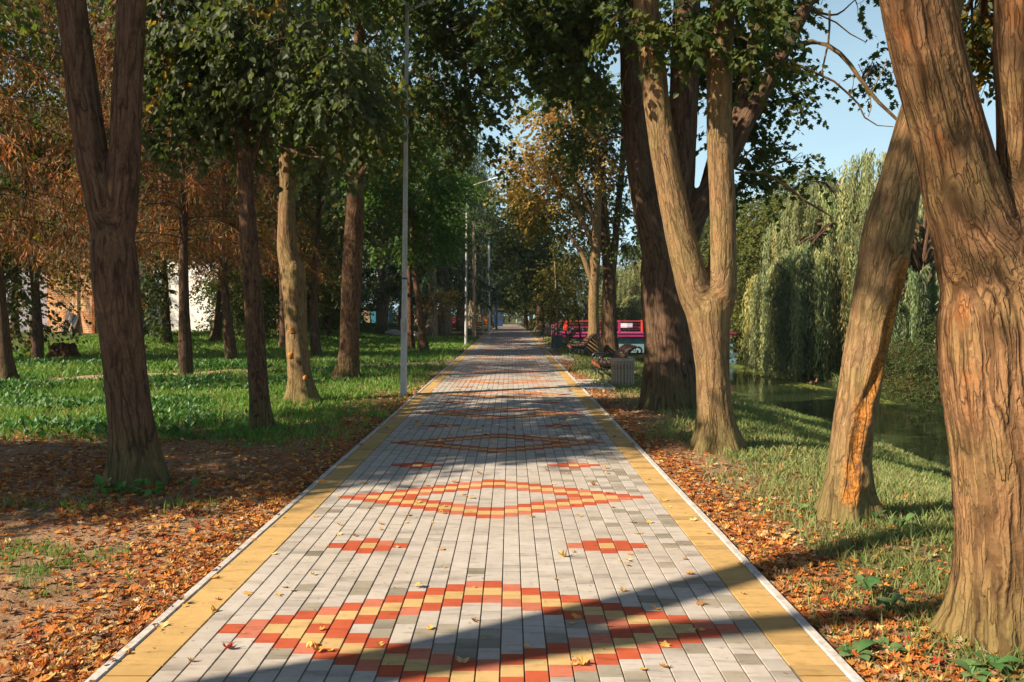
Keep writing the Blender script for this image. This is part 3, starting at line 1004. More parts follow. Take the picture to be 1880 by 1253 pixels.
def scatter(mb, templ, pos, yax, zax, size, col, mat=0, curl=None):
    v, f = TEMPL[templ] if isinstance(templ, str) else templ
    Y = norm(yax)
    X = norm(np.cross(Y, zax))
    Z = np.cross(X, Y)
    size = np.broadcast_to(np.asarray(size, float), (len(pos),))
    lv = np.broadcast_to(v[None], (len(pos), *v.shape)).copy()
    if curl is not None:
        lv[:, :, 2] += curl[:, None] * (lv[:, :, 0] ** 2 * 2.2 + (lv[:, :, 1] - .4) ** 2 * 1.3)
    W = pos[:, None] + (lv[:, :, 0:1] * X[:, None] + lv[:, :, 1:2] * Y[:, None] + lv[:, :, 2:3] * Z[:, None]) * size[:, None, None]
    n = v.shape[0]
    Fc = (np.arange(len(pos)) * n)[:, None, None] + f[None]
    mb.add(W.reshape(-1, 3), Fc.reshape(-1, f.shape[1]), mat, np.repeat(col, n, 0))


def rnd_dir(rg, n):
    return norm(rg.normal(size=(n, 3)))


def palette(rg, n, pal, var=0.25):
    """pal: list of (weight, rgb)"""
    w = np.array([p[0] for p in pal], float); w /= w.sum()
    c = np.array([p[1] for p in pal], float)[rg.choice(len(pal), n, p=w)]
    return c * (1 + var * (rg.random((n, 1)) - 0.5) * 2) * (1 + 0.08 * (rg.random((n, 3)) - 0.5))


GREEN = [(6, (0.068, 0.105, 0.028)), (3, (0.10, 0.135, 0.032)), (1.6, (0.16, 0.16, 0.035)), (0.25, (0.30, 0.16, 0.02))]
DKGREEN = [(6, (0.058, 0.095, 0.028)), (3, (0.090, 0.120, 0.032)), (1, (0.12, 0.13, 0.035)), (0.4, (0.10, 0.10, 0.02)), (0.15, (0.30, 0.12, 0.02))]
LIMEGREEN = [(6, (0.060, 0.14, 0.020)), (3, (0.09, 0.17, 0.025)), (1, (0.15, 0.17, 0.02))]
YGREEN = [(5, (0.10, 0.12, 0.022)), (3, (0.15, 0.14, 0.022)), (1.5, (0.24, 0.16, 0.025))]
ORANGE = [(3, (0.36, 0.20, 0.05)), (4, (0.44, 0.31, 0.10)), (3, (0.20, 0.17, 0.04)), (1, (0.40, 0.13, 0.03))]
OLIVE = [(5, (0.16, 0.15, 0.028)), (3, (0.22, 0.17, 0.03)), (2, (0.12, 0.12, 0.03))]


def crown(name, blobs, templ, size, pal, parent, seed, per=12, mat=None, clumpf=1.1, thr=0.42, twigs=True, droop=0.35, bark=None, var=0.25, build=True, flat=0.5, inner=0.0):
    """blobs: rows (cx,cy,cz, rx,ry,rz, nsprays, ax,ay,az) - the last three where its limb leaves the trunk"""
    rg = np.random.default_rng(seed)
    mb = MB()
    for b in blobs:
        c = np.array(b[:3]); r = np.array(b[3:6]); ns = int(b[6])
        cand = int(ns / 0.5) + 8
        d = rnd_dir(rg, cand)
        rr = rg.random(cand) ** (1 / 2.4)
        pos = c + d * rr[:, None] * r
        keep = (fbm(pos * clumpf, 2, seed) > thr)
        pos, d, rr = pos[keep][:ns], d[keep][:ns], rr[keep][:ns]
        ns = len(pos)
        if ns == 0: continue
        ax = norm(d * [1, 1, 0.35] + 0.5 * rnd_dir(rg, ns) + [0, 0, -droop])
        L = size * (3.5 + 3 * rg.random(ns))
        t = np.linspace(0.08, 1.0, per)[None] + 0.06 * (rg.random((ns, per)) - 0.5)
        side = norm(np.cross(ax, [0, 0, 1.0]) + 1e-4)
        alt = np.where(np.arange(per) % 2 == 0, 1.0, -1.0)[None]
        base = pos[:, None] + ax[:, None] * (t * L[:, None])[:, :, None] + np.array([0, 0, -1.0]) * (droop * t ** 2 * L[:, None])[:, :, None] * 0.5
        base = base + (rg.random(base.shape) - 0.5) * size * 0.9
        yd = norm(ax[:, None] * 0.6 + side[:, None] * alt[:, :, None] * 0.9 + np.array([0, 0, -0.45 - droop]) + 0.5 * (rg.random(base.shape) - 0.5))
        zd = norm(np.array([0, 0, flat * 2]) + rg.normal(size=base.shape) * 0.55)
        n = ns * per
        sz = size * (0.65 + 0.6 * rg.random(n))
        tone = np.repeat(palette(rg, ns, pal, 0.18), per, 0) * 0.6 + palette(rg, n, pal, var) * 0.4
        scatter(mb, templ, base.reshape(-1, 3), yd.reshape(-1, 3), zd.reshape(-1, 3), sz, tone)
        if twigs:
            tc = (0.05, 0.035, 0.02)
            e = pos + ax * L[:, None] * 0.9 + np.array([0, 0, -1.0]) * (droop * L * 0.3)[:, None]
            # twig as thin three sided spikes
            X = norm(np.cross(ax, [0.3, 0.1, 1.0])); Yv = np.cross(ax, X)
            w = size * 0.05 + 0.001
            s0 = [pos + X * w, pos - X * w * .5 + Yv * w, pos - X * w * .5 - Yv * w, e]
            V = np.stack(s0, 1).reshape(-1, 3)
            q = (np.arange(ns) * 4)[:, None, None] + np.array([[0, 1, 3], [1, 2, 3], [2, 0, 3]])[None]
            mb.add(V, q.reshape(-1, 3), 1, tc)
        if len(b) > 7:
            a = np.array(b[7:10])
            rlen = np.linalg.norm(c - a)
            r0 = 0.012 + 0.009 * rlen
            mid = (a + c) / 2 + rg.normal(size=3) * rlen * 0.06 + [0, 0, 0.06 * rlen]
            C = catmull(np.array([[*a, r0], [*mid, r0 * .7], [*c, r0 * .4]]), 8)
            mb.tube(C[:, :3], C[:, 3], 6, 1, (1, 1, 1), bark=True)
            nb = max(3, min(26, ns // 6))
            for i in rg.choice(ns, min(nb, ns), replace=False):
                s = C[rg.integers(2, 8), :3]
                m_ = (s + pos[i]) / 2 + rg.normal(size=3) * 0.08 + [0, 0, 0.05]
                B = catmull(np.array([[*s, r0 * .32], [*m_, r0 * .22], [*pos[i], r0 * .1]]), 5)
                mb.tube(B[:, :3], B[:, 3], 4, 1, (1, 1, 1), bark=True, cap=False)
    if not build:
        return mb
    return mb.build(name, [mat or M['leaf'], bark or M['bark_dark']], parent)


def blob(px, py, z, r, n, attach=None, rz=None, ry=None):
    c = P(px, py, z)
    row = [*c, r, ry or r, rz or r * 0.75, n]
    if attach is not None:
        row += list(P(*attach))
    return row


def at_ground(px, z, dx=0.0):
    x = (px - 937.0) / F * z
    return np.array([x, z, g1(x, z)])


def with_root(L, gx=None, r=None, down=0.14):
    """prepend a point under the ground to a trunk limb"""
    L = np.asarray(L, float)
    x, y = L[0, 0], L[0, 1]
    g = g1(x, y)
    L[0, 2] = g + 0.05
    return np.concatenate([[[x, y, g - down, L[0, 3] * 1.02]], L])


# ------------------------------------------------------------------ the trees beside the path
def tree(name, label, loc_limb, group=None):
    b = loc_limb[0]
    return empty(name, (0, 0, 0), label=label, cat='tree', group=group)


def finish(t, *objs):
    pass


# nearest right, thick forked trunk
z = 3.75
R1 = [with_root(limb([(1864, 1175, 97), (1864, 1000, 98), (1862, 850, 104), (1853, 700, 116), (1845, 590, 114), (1840, 520, 98), (1838, 470, 72), (1838, 430, 40), (1838, 400, 14)], z)),
      limb([(1850, 640, 88), (1815, 490, 84), (1772, 370, 70), (1737, 235, 62), (1707, 110, 60), (1684, 0, 60), (1660, -140, 56), (1640, -330, 50)], z),
      limb([(1868, 620, 86), (1894, 470, 82), (1903, 350, 70), (1903, 200, 66), (1900, 50, 64), (1898, -120, 60), (1895, -300, 52)], z)]
t = tree('maple_tree', 'thick forked tree with deeply furrowed reddish brown bark, nearest on the right', R1)
solid_trunk('trunk', R1, 0.0125, M['bark_deep'], 5, amp=0.013, k=8.5, stretch=0.15, lumps=0.014, flare=0.15, parent=t,
            burls=[(P(1835, 445, 3.5), .055, .03), (P(1745, 265, 3.6), .05, .02), (P(1700, 110, 3.6), .03, .012), (P(1838, 480, 3.45), .05, .022)])
crown('crown', [blob(1800, 60, 7.0, .30, 60, (1740, -250, 3.9)), blob(1775, 20, 7.4, .3, 60, (1740, -250, 3.9)), blob(1820, 120, 7.2, .22, 36, (1740, -250, 3.9)),
                blob(1850, -420, 5, 1.0, 260, (1700, -330, 3.9)), blob(2500, -700, 4.4, 1.3, 420, (1895, -300, 3.75)), blob(2300, -1400, 4, 1.3, 400, (1895, -300, 3.75))],
      'heart', .062, [(5, (0.055, 0.075, 0.02)), (2, (0.11, 0.10, 0.02)), (1.2, (0.34, 0.17, 0.02))], t, 11, thr=0.40)

# leaning trunk behind it
z = 6.03
R2 = [with_root(limb([(1556, 945, 45), (1560, 830, 36), (1577, 720, 37), (1600, 580, 38), (1630, 430, 43), (1655, 330, 36), (1690, 190, 31), (1730, 40, 29), (1775, -120, 26), (1820, -300, 22)], z)),
      limb([(1560, 900, 30), (1588, 800, 15), (1594, 760, 10), (1598, 700, 5)], 5.98)]
spts = np.array([P(x_, y_, zz_) for x_, y_, zz_ in ((1652, 480, 5.93), (1640, 560, 5.90), (1622, 640, 5.895), (1604, 700, 5.885), (1588, 740, 5.88), (1577, 790, 5.88), (1568, 850, 5.87), (1562, 915, 5.83))])
t = tree('maple_tree', 'leaning grey brown trunk with an orange scar down its side', R2)
solid_trunk('trunk', R2, 0.0145, M['bark_grey'], 8, amp=0.012, k=11, stretch=0.2, lumps=0.02, flare=0.15, parent=t, scars=spts,
            burls=[(P(1632, 455, 5.9), .06, .03), (P(1578, 880, 5.9), .09, .04), (P(1590, 770, 5.9), .06, .02)])
sc_m = plain_mat('orange_scar', (0.56, 0.22, 0.045), 0.95, 0.1, 0.6, 30, 0.02, dirt=(0.28, 0.17, 0.08), dirt_amt=0.9)
crown('crown', [blob(1900, -500, 6.5, 1.2, 380, (1820, -300, z)), blob(2000, -800, 6, 1.4, 380, (1820, -300, z))], 'heart', .08, GREEN, t, 12)

# pale forked trunk
z = 9.07
R3 = [with_root(limb([(1316, 820, 40), (1312, 760, 33), (1308, 690, 31), (1304, 620, 36), (1301, 575, 40), (1300, 545, 33), (1300, 528, 20), (1300, 518, 8)], z)),
      limb([(1302, 600, 30), (1278, 540, 31), (1256, 460, 29), (1240, 390, 27), (1222, 300, 25), (1206, 190, 24), (1194, 80, 23), (1183, -20, 22), (1165, -200, 20), (1150, -380, 17)], z),
      limb([(1304, 600, 32), (1322, 540, 30), (1327, 460, 25), (1327, 380, 24), (1322, 280, 24), (1321, 150, 23), (1326, 0, 22), (1335, -180, 19), (1340, -380, 16)], z)]
t = tree('maple_tree', 'forked tree with pale grey brown trunk splitting in two above the grass', R3)
solid_trunk('trunk', R3, 0.0175, M['bark_grey'], 15, amp=0.010, k=11, stretch=0.17, lumps=0.012, flare=0.20, parent=t,
            burls=[(P(1236, 238, 8.95), .03, .03), (P(1332, 150, 8.95), .04, .025), (P(1348, 465, 9.1), .035, .035)])
crown('crown', [blob(1240, 60, 8.6, .20, 26, (1195, 70, z)), blob(1150, 40, 8.6, .22, 20, (1190, 30, z)), blob(1300, 70, 8.7, .16, 14, (1322, 120, z)),
                blob(1380, 95, 9, .25, 26, (1324, 110, z)), blob(1360, 15, 8.8, .3, 40, (1326, 0, z)),
                blob(1120, -180, 9, .8, 200, (1165, -200, z)), blob(1400, -160, 9, .7, 160, (1335, -180, z)),
                blob(1250, -500, 9, 1.4, 420, (1150, -380, z)), blob(1450, -600, 9, 1.4, 420, (1340, -380, z))],
      'heart', .075, GREEN, t, 13, thr=0.38)

# big dark many-stemmed tree
z = 13.0
R4 = [with_root(limb([(1227, 745, 54), (1228, 650, 47), (1222, 550, 45), (1218, 480, 42), (1218, 440, 30), (1218, 400, 12)], z)),
      limb([(1218, 520, 30), (1200, 440, 27), (1180, 350, 24), (1166, 230, 22), (1160, 100, 21), (1155, -20, 21), (1150, -250, 17)], z - .1),
      limb([(1226, 520, 32), (1240, 420, 28), (1250, 300, 27), (1257, 150, 26), (1262, 0, 24), (1270, -250, 20)], z + .1),
      limb([(1228, 500, 26), (1215, 400, 20), (1206, 300, 19), (1196, 200, 16), (1180, 60, 15), (1172, -100, 12)], z + .5),
      limb([(1236, 540, 26), (1258, 450, 23), (1290, 370, 20), (1330, 305, 18), (1362, 240, 16), (1402, 165, 15), (1440, 92, 13), (1478, 15, 12), (1520, -80, 10)], z),
      limb([(1336, 300, 12), (1350, 235, 11), (1368, 150, 10), (1383, 80, 10), (1402, 0, 9), (1420, -100, 7)], z + .1),
      limb([(1285, 385, 13), (1318, 260, 10), (1340, 190, 9), (1380, 100, 8), (1425, 10, 7), (1450, -60, 6)], z + .4)]
t = tree('maple_tree', 'big dark tree with several stems behind the pale forked trunk', R4)
solid_trunk('trunk', R4, 0.028, M['bark_dark'], 21, amp=0.014, k=8, stretch=0.16, lumps=0.02, flare=0.16, parent=t)
branches_mesh([limb([(1462, 84, 6), (1490, 76, 5), (1520, 84, 4.6), (1556, 112, 4.3), (1583, 150, 4), (1610, 185, 3.6), (1636, 210, 3.2), (1655, 228, 2.5)], z),
               limb([(1350, 318, 2.5), (1400, 318, 2.6), (1440, 340, 2.4), (1480, 370, 2), (1530, 400, 1.4)], z),
               limb([(1425, 100, 2.6), (1470, 122, 2.2), (1530, 150, 2), (1562, 178, 1.8), (1583, 200, 1.6), (1590, 222, 1.3), (1610, 230, 1.0), (1640, 233, .8)], z),
               limb([(1523, 20, 2.2), (1523, 60, 2.0), (1515, 100, 1.8), (1508, 138, 1.2)], z), limb([(1583, 150, 1.4), (1600, 190, 1.0), (1594, 215, .8)], z),
               limb([(1600, 170, 1.2), (1620, 130, .9), (1628, 108, .7)], z), limb([(1560, 180, 1), (1568, 150, .8), (1560, 135, .6)], z),
               limb([(1440, 0, 2.6), (1470, 15, 2), (1500, 25, 1.6), (1540, 45, 1.4), (1570, 70, 1), (1590, 78, .7)], z),
               limb([(1150, 130, 1.6), (1140, 170, 1.3), (1150, 195, 1.2), (1175, 202, .8), (1180, 170, .6)], z - .4),
               limb([(1185, 165, 1.3), (1160, 190, 1.0), (1140, 202, .8), (1125, 165, .7)], z - .4)],
              'bare_branch', M['bark_grey'], t, 6, 0.015)
b_ = [blob(x_, y_, z_, r_, n_, a_) for x_, y_, z_, r_, n_, a_ in (
    (1000, 10, 12.0, .65, 130, (1160, 0, 13)), (1085, 80, 12.3, .75, 140, (1160, 60, 13)), (1130, 20, 12.6, .6, 140, (1158, 20, 13)), (955, 80, 12.4, .5, 64, (1160, 60, 13)),
    (1040, -60, 12, .9, 200, (1155, -60, 13)), (1050, 170, 13.5, .40, 40, (1165, 200, 13)), (1125, 190, 14.5, .6, 80, (1168, 240, 13)), (1095, 260, 15, .5, 60, (1175, 300, 13)),
    (1230, 40, 13.4, .5, 70, (1255, 100, 13)), (1385, 30, 13.3, .5, 110, (1402, 0, 13)), (1430, 190, 13.6, .34, 34, (1400, 165, 13)), (1455, 120, 13.6, .26, 22, (1440, 92, 13)),
    (1500, 5, 13.8, .40, 60, (1478, 15, 13)), (1570, 0, 13.8, .34, 36, (1478, 15, 13)), (1345, 150, 13.6, .38, 64, (1368, 150, 13)), (1350, 240, 14.0, .32, 30, (1362, 240, 13)),
    (1385, 330, 14, .28, 22, (1330, 305, 13)), (1330, 70, 13.5, .45, 80, (1383, 80, 13)), (1600, 120, 14.2, .16, 8, (1583, 150, 13)), (1610, 140, 14.2, .16, 9, (1583, 150, 13)), (1450, 20, 13.8, .5, 90, (1478, 15, 13)),
    (1410, 275, 13.7, .22, 14, (1350, 300, 13)), (1370, 290, 13.5, .2, 12, (1340, 300, 13)), (1480, 300, 13.4, .22, 9, (1400, 318, 13)),
    (1180, -300, 13, 1.3, 330, (1150, -250, 13)), (1330, -250, 13, 1.2, 300, (1270, -250, 13)), (1500, -200, 13.5, 1.1, 280, (1520, -80, 13)), (1250, -600, 13, 1.8, 400, (1270, -250, 13)), (1000, -350, 13, 1.4, 300, (1150, -250, 13)))]
crown('crown', b_, 'maple', .105, DKGREEN, t, 14, per=10, thr=0.46)

# thin near spray of leaves hanging into the picture from the left row - trees of the left row
z = 7.19
L1 = [with_root(limb([(252, 878, 48), (243, 800, 41), (232, 700, 38), (221, 600, 38), (212, 510, 40), (208, 450, 38), (206, 410, 28), (205, 380, 10)], z)),
      limb([(210, 480, 32), (192, 390, 29), (172, 300, 28), (156, 200, 28), (142, 90, 26), (130, 0, 25), (110, -160, 22), (90, -350, 18)], z),
      limb([(208, 480, 30), (222, 400, 27), (229, 300, 27), (232, 200, 26), (238, 90, 25), (241, 0, 25), (250, -180, 22), (262, -380, 17)], z)]
t = tree('linden_tree', 'dark forked trunk on the leaf litter, nearest on the left', L1)
solid_trunk('trunk', L1, 0.0165, M['bark_dark'], 31, amp=0.007, k=13, stretch=0.25, lumps=0.010, flare=0.15, parent=t,
            burls=[(P(146, 205, 7.05), .025, .02), (P(140, 238, 7.05), .03, .025), (P(112, 95, 7.1), .03, .03), (P(170, 400, 7.05), .03, .012)])
crown('crown', [blob(-100, -600, 7.2, .8, 90, (90, -350, z)), blob(300, -800, 7.4, .8, 80, (262, -380, z))], 'heart', .085, GREEN, t, 32)

z = 10.56
L2 = [with_root(limb([(479, 783, 21), (474, 700, 18), (468, 600, 17), (460, 480, 17), (452, 360, 15), (446, 260, 14), (438, 150, 13), (430, 40, 11), (424, -120, 9), (420, -350, 7)], z)),
      limb([(446, 255, 8), (425, 190, 6), (412, 120, 5), (398, 20, 4)], z - .1), limb([(452, 330, 6), (480, 250, 5), (500, 160, 4.5), (520, 40, 4)], z)]
t = tree('linden_tree', 'slim straight brown trunk between the dark forked tree and the knobbly pale one', L2)
solid_trunk('trunk', L2, 0.022, M['bark_brown'], 33, amp=0.009, k=12, stretch=0.25, lumps=0.010, flare=0.10, parent=t)
crown('crown', [blob(*a) for a in ((370, 70, 10.5, .60, 150, (438, 150, z)), (480, 50, 10.0, .65, 170, (430, 40, z)), (330, 160, 11, .45, 80, (440, 180, z)), (560, 120, 9.8, .6, 140, (446, 230, z)),
               (430, 190, 10.6, .38, 70, (446, 240, z)), (635, 190, 9.6, .36, 50, (470, 200, z)), (510, 210, 10.4, .42, 80, (450, 260, z)), (600, 40, 9.7, .6, 130, (440, 100, z)), (300, -20, 10.4, .6, 110, (430, 40, z)),
               (600, 290, 9.6, .16, 10, (480, 250, z)), (420, -160, 10.5, 1.0, 220, (424, -120, z)), (600, -200, 10.5, 1.0, 200, (424, -120, z)), (250, 250, 11, .3, 16, (440, 250, z)), (380, 250, 10.8, .25, 20, (440, 250, z)))],
      'heart', .085, [(5, (0.055, 0.078, 0.028)), (3, (0.075, 0.10, 0.035)), (2, (0.12, 0.14, 0.055)), (.12, (0.4, 0.22, 0.03))], t, 34, thr=0.45, droop=0.6)

z = 13.8
L3 = [with_root(limb([(556, 735, 27), (550, 680, 21), (545, 610, 20), (541, 560, 21), (537, 500, 22), (528, 460, 18), (527, 400, 16), (528, 330, 15), (526, 270, 15), (522, 180, 12), (520, 80, 11), (520, -100, 9), (520, -300, 7)], z)),
      limb([(527, 300, 8), (548, 220, 6), (575, 140, 5), (600, 40, 4)], z)]
t = tree('linden_tree', 'knobbly pale trunk with orange pruning scars on the left lawn', L3)
solid_trunk('trunk', L3, 0.024, M['bark_grey'], 35, amp=0.010, k=11, stretch=0.3, lumps=0.022, flare=0.18, parent=t,
            burls=[(P(542, 492, 13.6), .07, .05), (P(530, 470, 13.6), .05, .03), (P(550, 560, 13.6), .05, .03), (P(548, 660, 13.6), .06, .03)])
for (bx, by, br) in ((541, 607, .045), (539, 652, .042), (565, 693, .036)):
    mb = MB()
    p = P(bx, by, 13.8) - np.array([0, .185, 0])
    mb.lathe([(0.0, 0.03), (br * .6, 0.028), (br, 0.012), (br * 1.1, -0.01)], (0, 0, 0), 10)
    g = mb.g[-1]; V = g[0].copy(); V = np.stack([V[:, 0], -V[:, 2], V[:, 1] * 1.25], 1) + p
    V[:, 1] += 0.012 * vnoise(V * 60, 3)
    V[:, 0] += 0.02 * (vnoise(V * 25, 4) - .5)
    mb.g[-1] = (V, g[1], 0, None, None)
    mb.build('pruning_scar', [sc_m], t, smooth=True)
crown('crown', [blob(*a) for a in ((560, 190, 13.4, .7, 120, (528, 260, z)), (640, 110, 13, .9, 150, (540, 200, z)), (680, 215, 16.2, .7, 80, (528, 280, z)), (590, 320, 13.5, .40, 60, (528, 320, z)),
               (700, 30, 16.2, .9, 110, (530, 150, z)), (500, 120, 13.8, .8, 110, (520, 120, z)), (540, -60, 13.8, 1.2, 180, (520, -100, z)), (700, -150, 13.6, 1.2, 180, (520, -100, z)), (625, 265, 13.2, .30, 34, (530, 300, z)))],
      'heart', .105, GREEN, t, 36, thr=0.46, droop=0.55)

z = 18.3
L4 = [with_root(limb([(636, 692, 24), (641, 640, 19), (643, 560, 18), (648, 460, 18), (652, 380, 17), (655, 300, 15), (657, 200, 12), (660, 60, 10), (662, -120, 8)], z)),
      limb([(655, 290, 7), (690, 220, 6), (740, 150, 5), (800, 90, 4)], z), limb([(655, 330, 6), (700, 270, 5), (760, 215, 4), (800, 200, 3)], z - .3)]
t = tree('maple_tree', 'dark brown straight trunk just left of the near lamp post', L4)
solid_trunk('trunk', L4, 0.034, M['bark_brown'], 37, amp=0.012, k=9, stretch=0.3, lumps=0.015, flare=0.12, parent=t)
crown('crown', [blob(*a) for a in ((700, 250, 18, 1.0, 110, (656, 290, z)), (800, 150, 17, 1.1, 140, (740, 150, z)), (760, 50, 17, 1.1, 120, (740, 150, z)), (860, 40, 16, .9, 110, (800, 90, z)), (850, 205, 17.5, .6, 60, (760, 215, z)),
               (895, 130, 16.5, .65, 70, (800, 90, z)), (620, 50, 18, 1.1, 110, (660, 60, z)), (790, 250, 18, .7, 60, (760, 215, z)), (950, 20, 15.5, .6, 60, (800, 90, z)), (870, -60, 16, 1.3, 200, (662, -60, z)), (700, -80, 17, 1.4, 200, (662, -100, z)), (880, 262, 18, .4, 30, (780, 210, z)))],
      'maple', .12, DKGREEN, t, 38, thr=0.47, per=10)


def slim_tree(name, label, pts, z, mat, seed, blobs=(), templ='quad', size=.12, pal=GREEN, extra=(), group=None, sides=10, wob=0.01, root=True, per=12):
    L = limb(pts, z)
    if root: L = with_root(L)
    t = tree(name, label, L, group)
    C = np.asarray(L, float).copy()
    mb = MB()
    for k_, LL in enumerate([C] + [limb(e, z) for e in extra]):
        ln = np.linalg.norm(np.diff(LL[:, :3], axis=0), axis=1).sum()
        D = catmull(LL, max(8, int(ln / 0.18)))
        D[1:-1, :3] += (np.random.default_rng(seed + k_).random((len(D) - 2, 3)) - .5) * wob
        D[:, 3] *= 1 + 0.06 * (np.random.default_rng(seed + 50 + k_).random(len(D)) - .5)
        if k_ == 0 and root:
            h = D[:, 2] - C[1, 2]
            D[:, 3] *= 1 + 0.5 * np.exp(-np.maximum(h, 0) / 0.25)
        mb.tube(D[:, :3], np.maximum(D[:, 3], .004), sides, 0, bark=True)
    mb.build('trunk', [mat], t, smooth=True)
    if len(blobs):
        crown('crown', [blob(*b) for b in blobs], templ, size, pal, t, seed, per=per, thr=0.40)
    return t


slim_tree('maple_tree', 'dark leaning trunk cut off by the left edge of the picture', [(14, 702, 14), (8, 640, 12), (2, 560, 10), (-8, 480, 9), (-16, 350, 8), (-20, 200, 7)], 17.5, M['bark_dark'], 42,
          blobs=[(20, 60, 17.5, 1.3, 150, (-20, 200, 17.5)), (90, 150, 18, .8, 70, (-18, 250, 17.5)), (60, -60, 18, 1.3, 120, (-20, 100, 17.5))], size=.11, pal=[(3, (0.06, 0.085, 0.025)), (3, (0.12, 0.12, 0.03)), (1.5, (0.30, 0.16, 0.03))])
slim_tree('birch_tree', 'thin light brown trunk standing before the brick wall', [(62, 622, 8), (64, 560, 6), (60, 500, 5.5), (55, 430, 5), (60, 300, 4)], 31, M['bark_brown'], 43,
          blobs=[(100, 470, 29, .6, 36, (60, 450, 31)), (140, 495, 29, .6, 36, (60, 450, 31)), (40, 420, 31, 1.2, 80, (58, 350, 31)), (120, 400, 31, 1.2, 80, (58, 350, 31))], size=.16, pal=[(3, (0.10, 0.11, 0.03)), (3, (0.22, 0.14, 0.03)), (1, (0.36, 0.14, 0.03))])
slim_tree('birch_tree', 'dark thin trunk at the far left beside the shaded grey wall', [(27, 618, 8), (27, 560, 6.5), (26, 480, 6), (22, 350, 5)], 33, M['bark_dark'], 44)
slim_tree('pine_tree', 'rust brown trunk on the mound before the white wall, left one of two', [(306, 635, 9), (304, 560, 7), (301, 480, 6), (298, 400, 6), (296, 250, 5)], 30, M['bark_brown'], 45,
          blobs=[(300, 420, 29.5, 1.0, 80, (298, 380, 30)), (275, 480, 29, .6, 50, (298, 380, 30)), (262, 540, 29, .6, 56, (302, 500, 30)), (330, 470, 30.5, .4, 24, (298, 400, 30)), (285, 595, 28.5, .25, 12, (304, 560, 30))], size=.15, pal=DKGREEN)
slim_tree('pine_tree', 'leaning rust brown trunk at the right end of the white wall', [(396, 630, 9), (401, 580, 7.5), (407, 520, 7), (411, 450, 6), (418, 330, 5)], 31, M['bark_brown'], 46,
          blobs=[(400, 430, 31.5, 1.0, 80, (411, 420, 31)), (440, 440, 31, 1.0, 90, (411, 420, 31)), (378, 520, 33, .35, 12, (407, 500, 31)), (440, 520, 31, .6, 44, (407, 500, 31))], size=.15, pal=[(3, (0.06, 0.085, 0.025)), (2, (0.14, 0.13, 0.03)), (1, (0.3, 0.15, 0.03))])
slim_tree('maple_tree', 'straight dark trunk just behind the knobbly pale one', [(521, 622, 8), (520, 560, 6.5), (517, 480, 6), (514, 380, 5.5), (512, 250, 5)], 30, M['bark_dark'], 47)
slim_tree('maple_tree', 'brown trunk close behind the near lamp post, straight one of two', [(753, 644, 8), (753, 600, 6), (752, 540, 5), (750, 470, 4.5), (748, 380, 4)], 31.5, M['bark_brown'], 48,
          blobs=[(730, 360, 31, 1.3, 150, (748, 400, 31.5)), (700, 420, 31.5, 1.0, 100, (750, 440, 31.5)), (780, 330, 31, 1.3, 150, (748, 380, 31.5)), (800, 400, 34, 1.1, 100, (750, 430, 31.5)), (790, 440, 31, .9, 90, (750, 440, 31.5)), (690, 310, 31, 1.2, 120, (748, 380, 31.5)),
                 (760, 260, 31, 1.4, 150, (748, 380, 31.5)), (830, 340, 37, 1.1, 100, (748, 380, 31.5))], size=.17, pal=LIMEGREEN)
slim_tree('maple_tree', 'slim brown trunk right of the near lamp post, leaning left as it rises', [(777, 645, 9), (774, 600, 6.5), (768, 550, 5.5), (761, 500, 5), (758, 460, 4), (755, 380, 3.5)], 31, M['bark_brown'], 49,
          blobs=[(650, 400, 33, 1.0, 80, (756, 400, 31)), (690, 360, 33, 1.1, 100, (756, 400, 31))], size=.16, pal=DKGREEN)

# right row, further on
z = 27
OR = [(1110, 655, 0)]
slim_tree('maple_tree', 'sunlit trunk beside the second bench, with a yellow and orange crown', [(1091, 656, 13), (1090, 600, 10), (1090, 540, 9.5), (1093, 480, 9), (1095, 430, 8), (1098, 360, 6), (1095, 280, 4)], 27.5, M['bark_grey'], 51,
          extra=[[(1088, 520, 6), (1070, 470, 4.5), (1050, 438, 3.5), (1036, 415, 3)], [(1095, 420, 5), (1070, 360, 4), (1030, 300, 3), (990, 250, 2)], [(1092, 460, 4), (1040, 350, 3), (980, 320, 2), (910, 310, 1)], [(1096, 380, 4), (1110, 320, 3), (1090, 240, 2)],
                 [(1100, 330, 1.6), (1060, 260, 1.5), (1010, 200, 1), (980, 160, .6)], [(1050, 400, 1.6), (980, 360, 1.2), (920, 350, .8), (900, 325, .4)]],
          blobs=[(1000, 210, 27, .8, 90, (1060, 300, 27.5)), (1050, 240, 27.5, .9, 110, (1080, 300, 27.5)), (960, 290, 26.5, .9, 110, (1040, 340, 27.5)), (1020, 300, 27, 1.1, 160, (1070, 350, 27.5)), (1090, 310, 27.5, .8, 90, (1096, 350, 27.5)),
                 (930, 340, 26, .5, 44, (1020, 330, 27.5)), (1060, 190, 27, .7, 70, (1090, 260, 27.5)), (985, 360, 26.5, .8, 90, (1040, 360, 27.5))], size=.12, pal=ORANGE, per=10)
slim_tree('maple_tree', 'yellow green tree behind the orange one by the second bench', [(1114, 648, 11), (1114, 560, 9), (1116, 480, 8), (1112, 420, 7), (1105, 300, 4)], 30, M['bark_grey'], 52,
          extra=[[(1114, 470, 5), (1060, 400, 3), (1010, 380, 2)]],
          blobs=[(1000, 390, 29, .8, 120, (1060, 400, 30)), (1040, 360, 29, .8, 110, (1060, 400, 30)), (1070, 420, 29.5, .7, 80, (1080, 420, 30)), (1110, 380, 30, .8, 80, (1110, 380, 30)), (950, 410, 28, .5, 40, (1010, 380, 30)), (1150, 430, 31, .6, 44, (1112, 430, 30))], size=.13, pal=OLIVE, per=10)
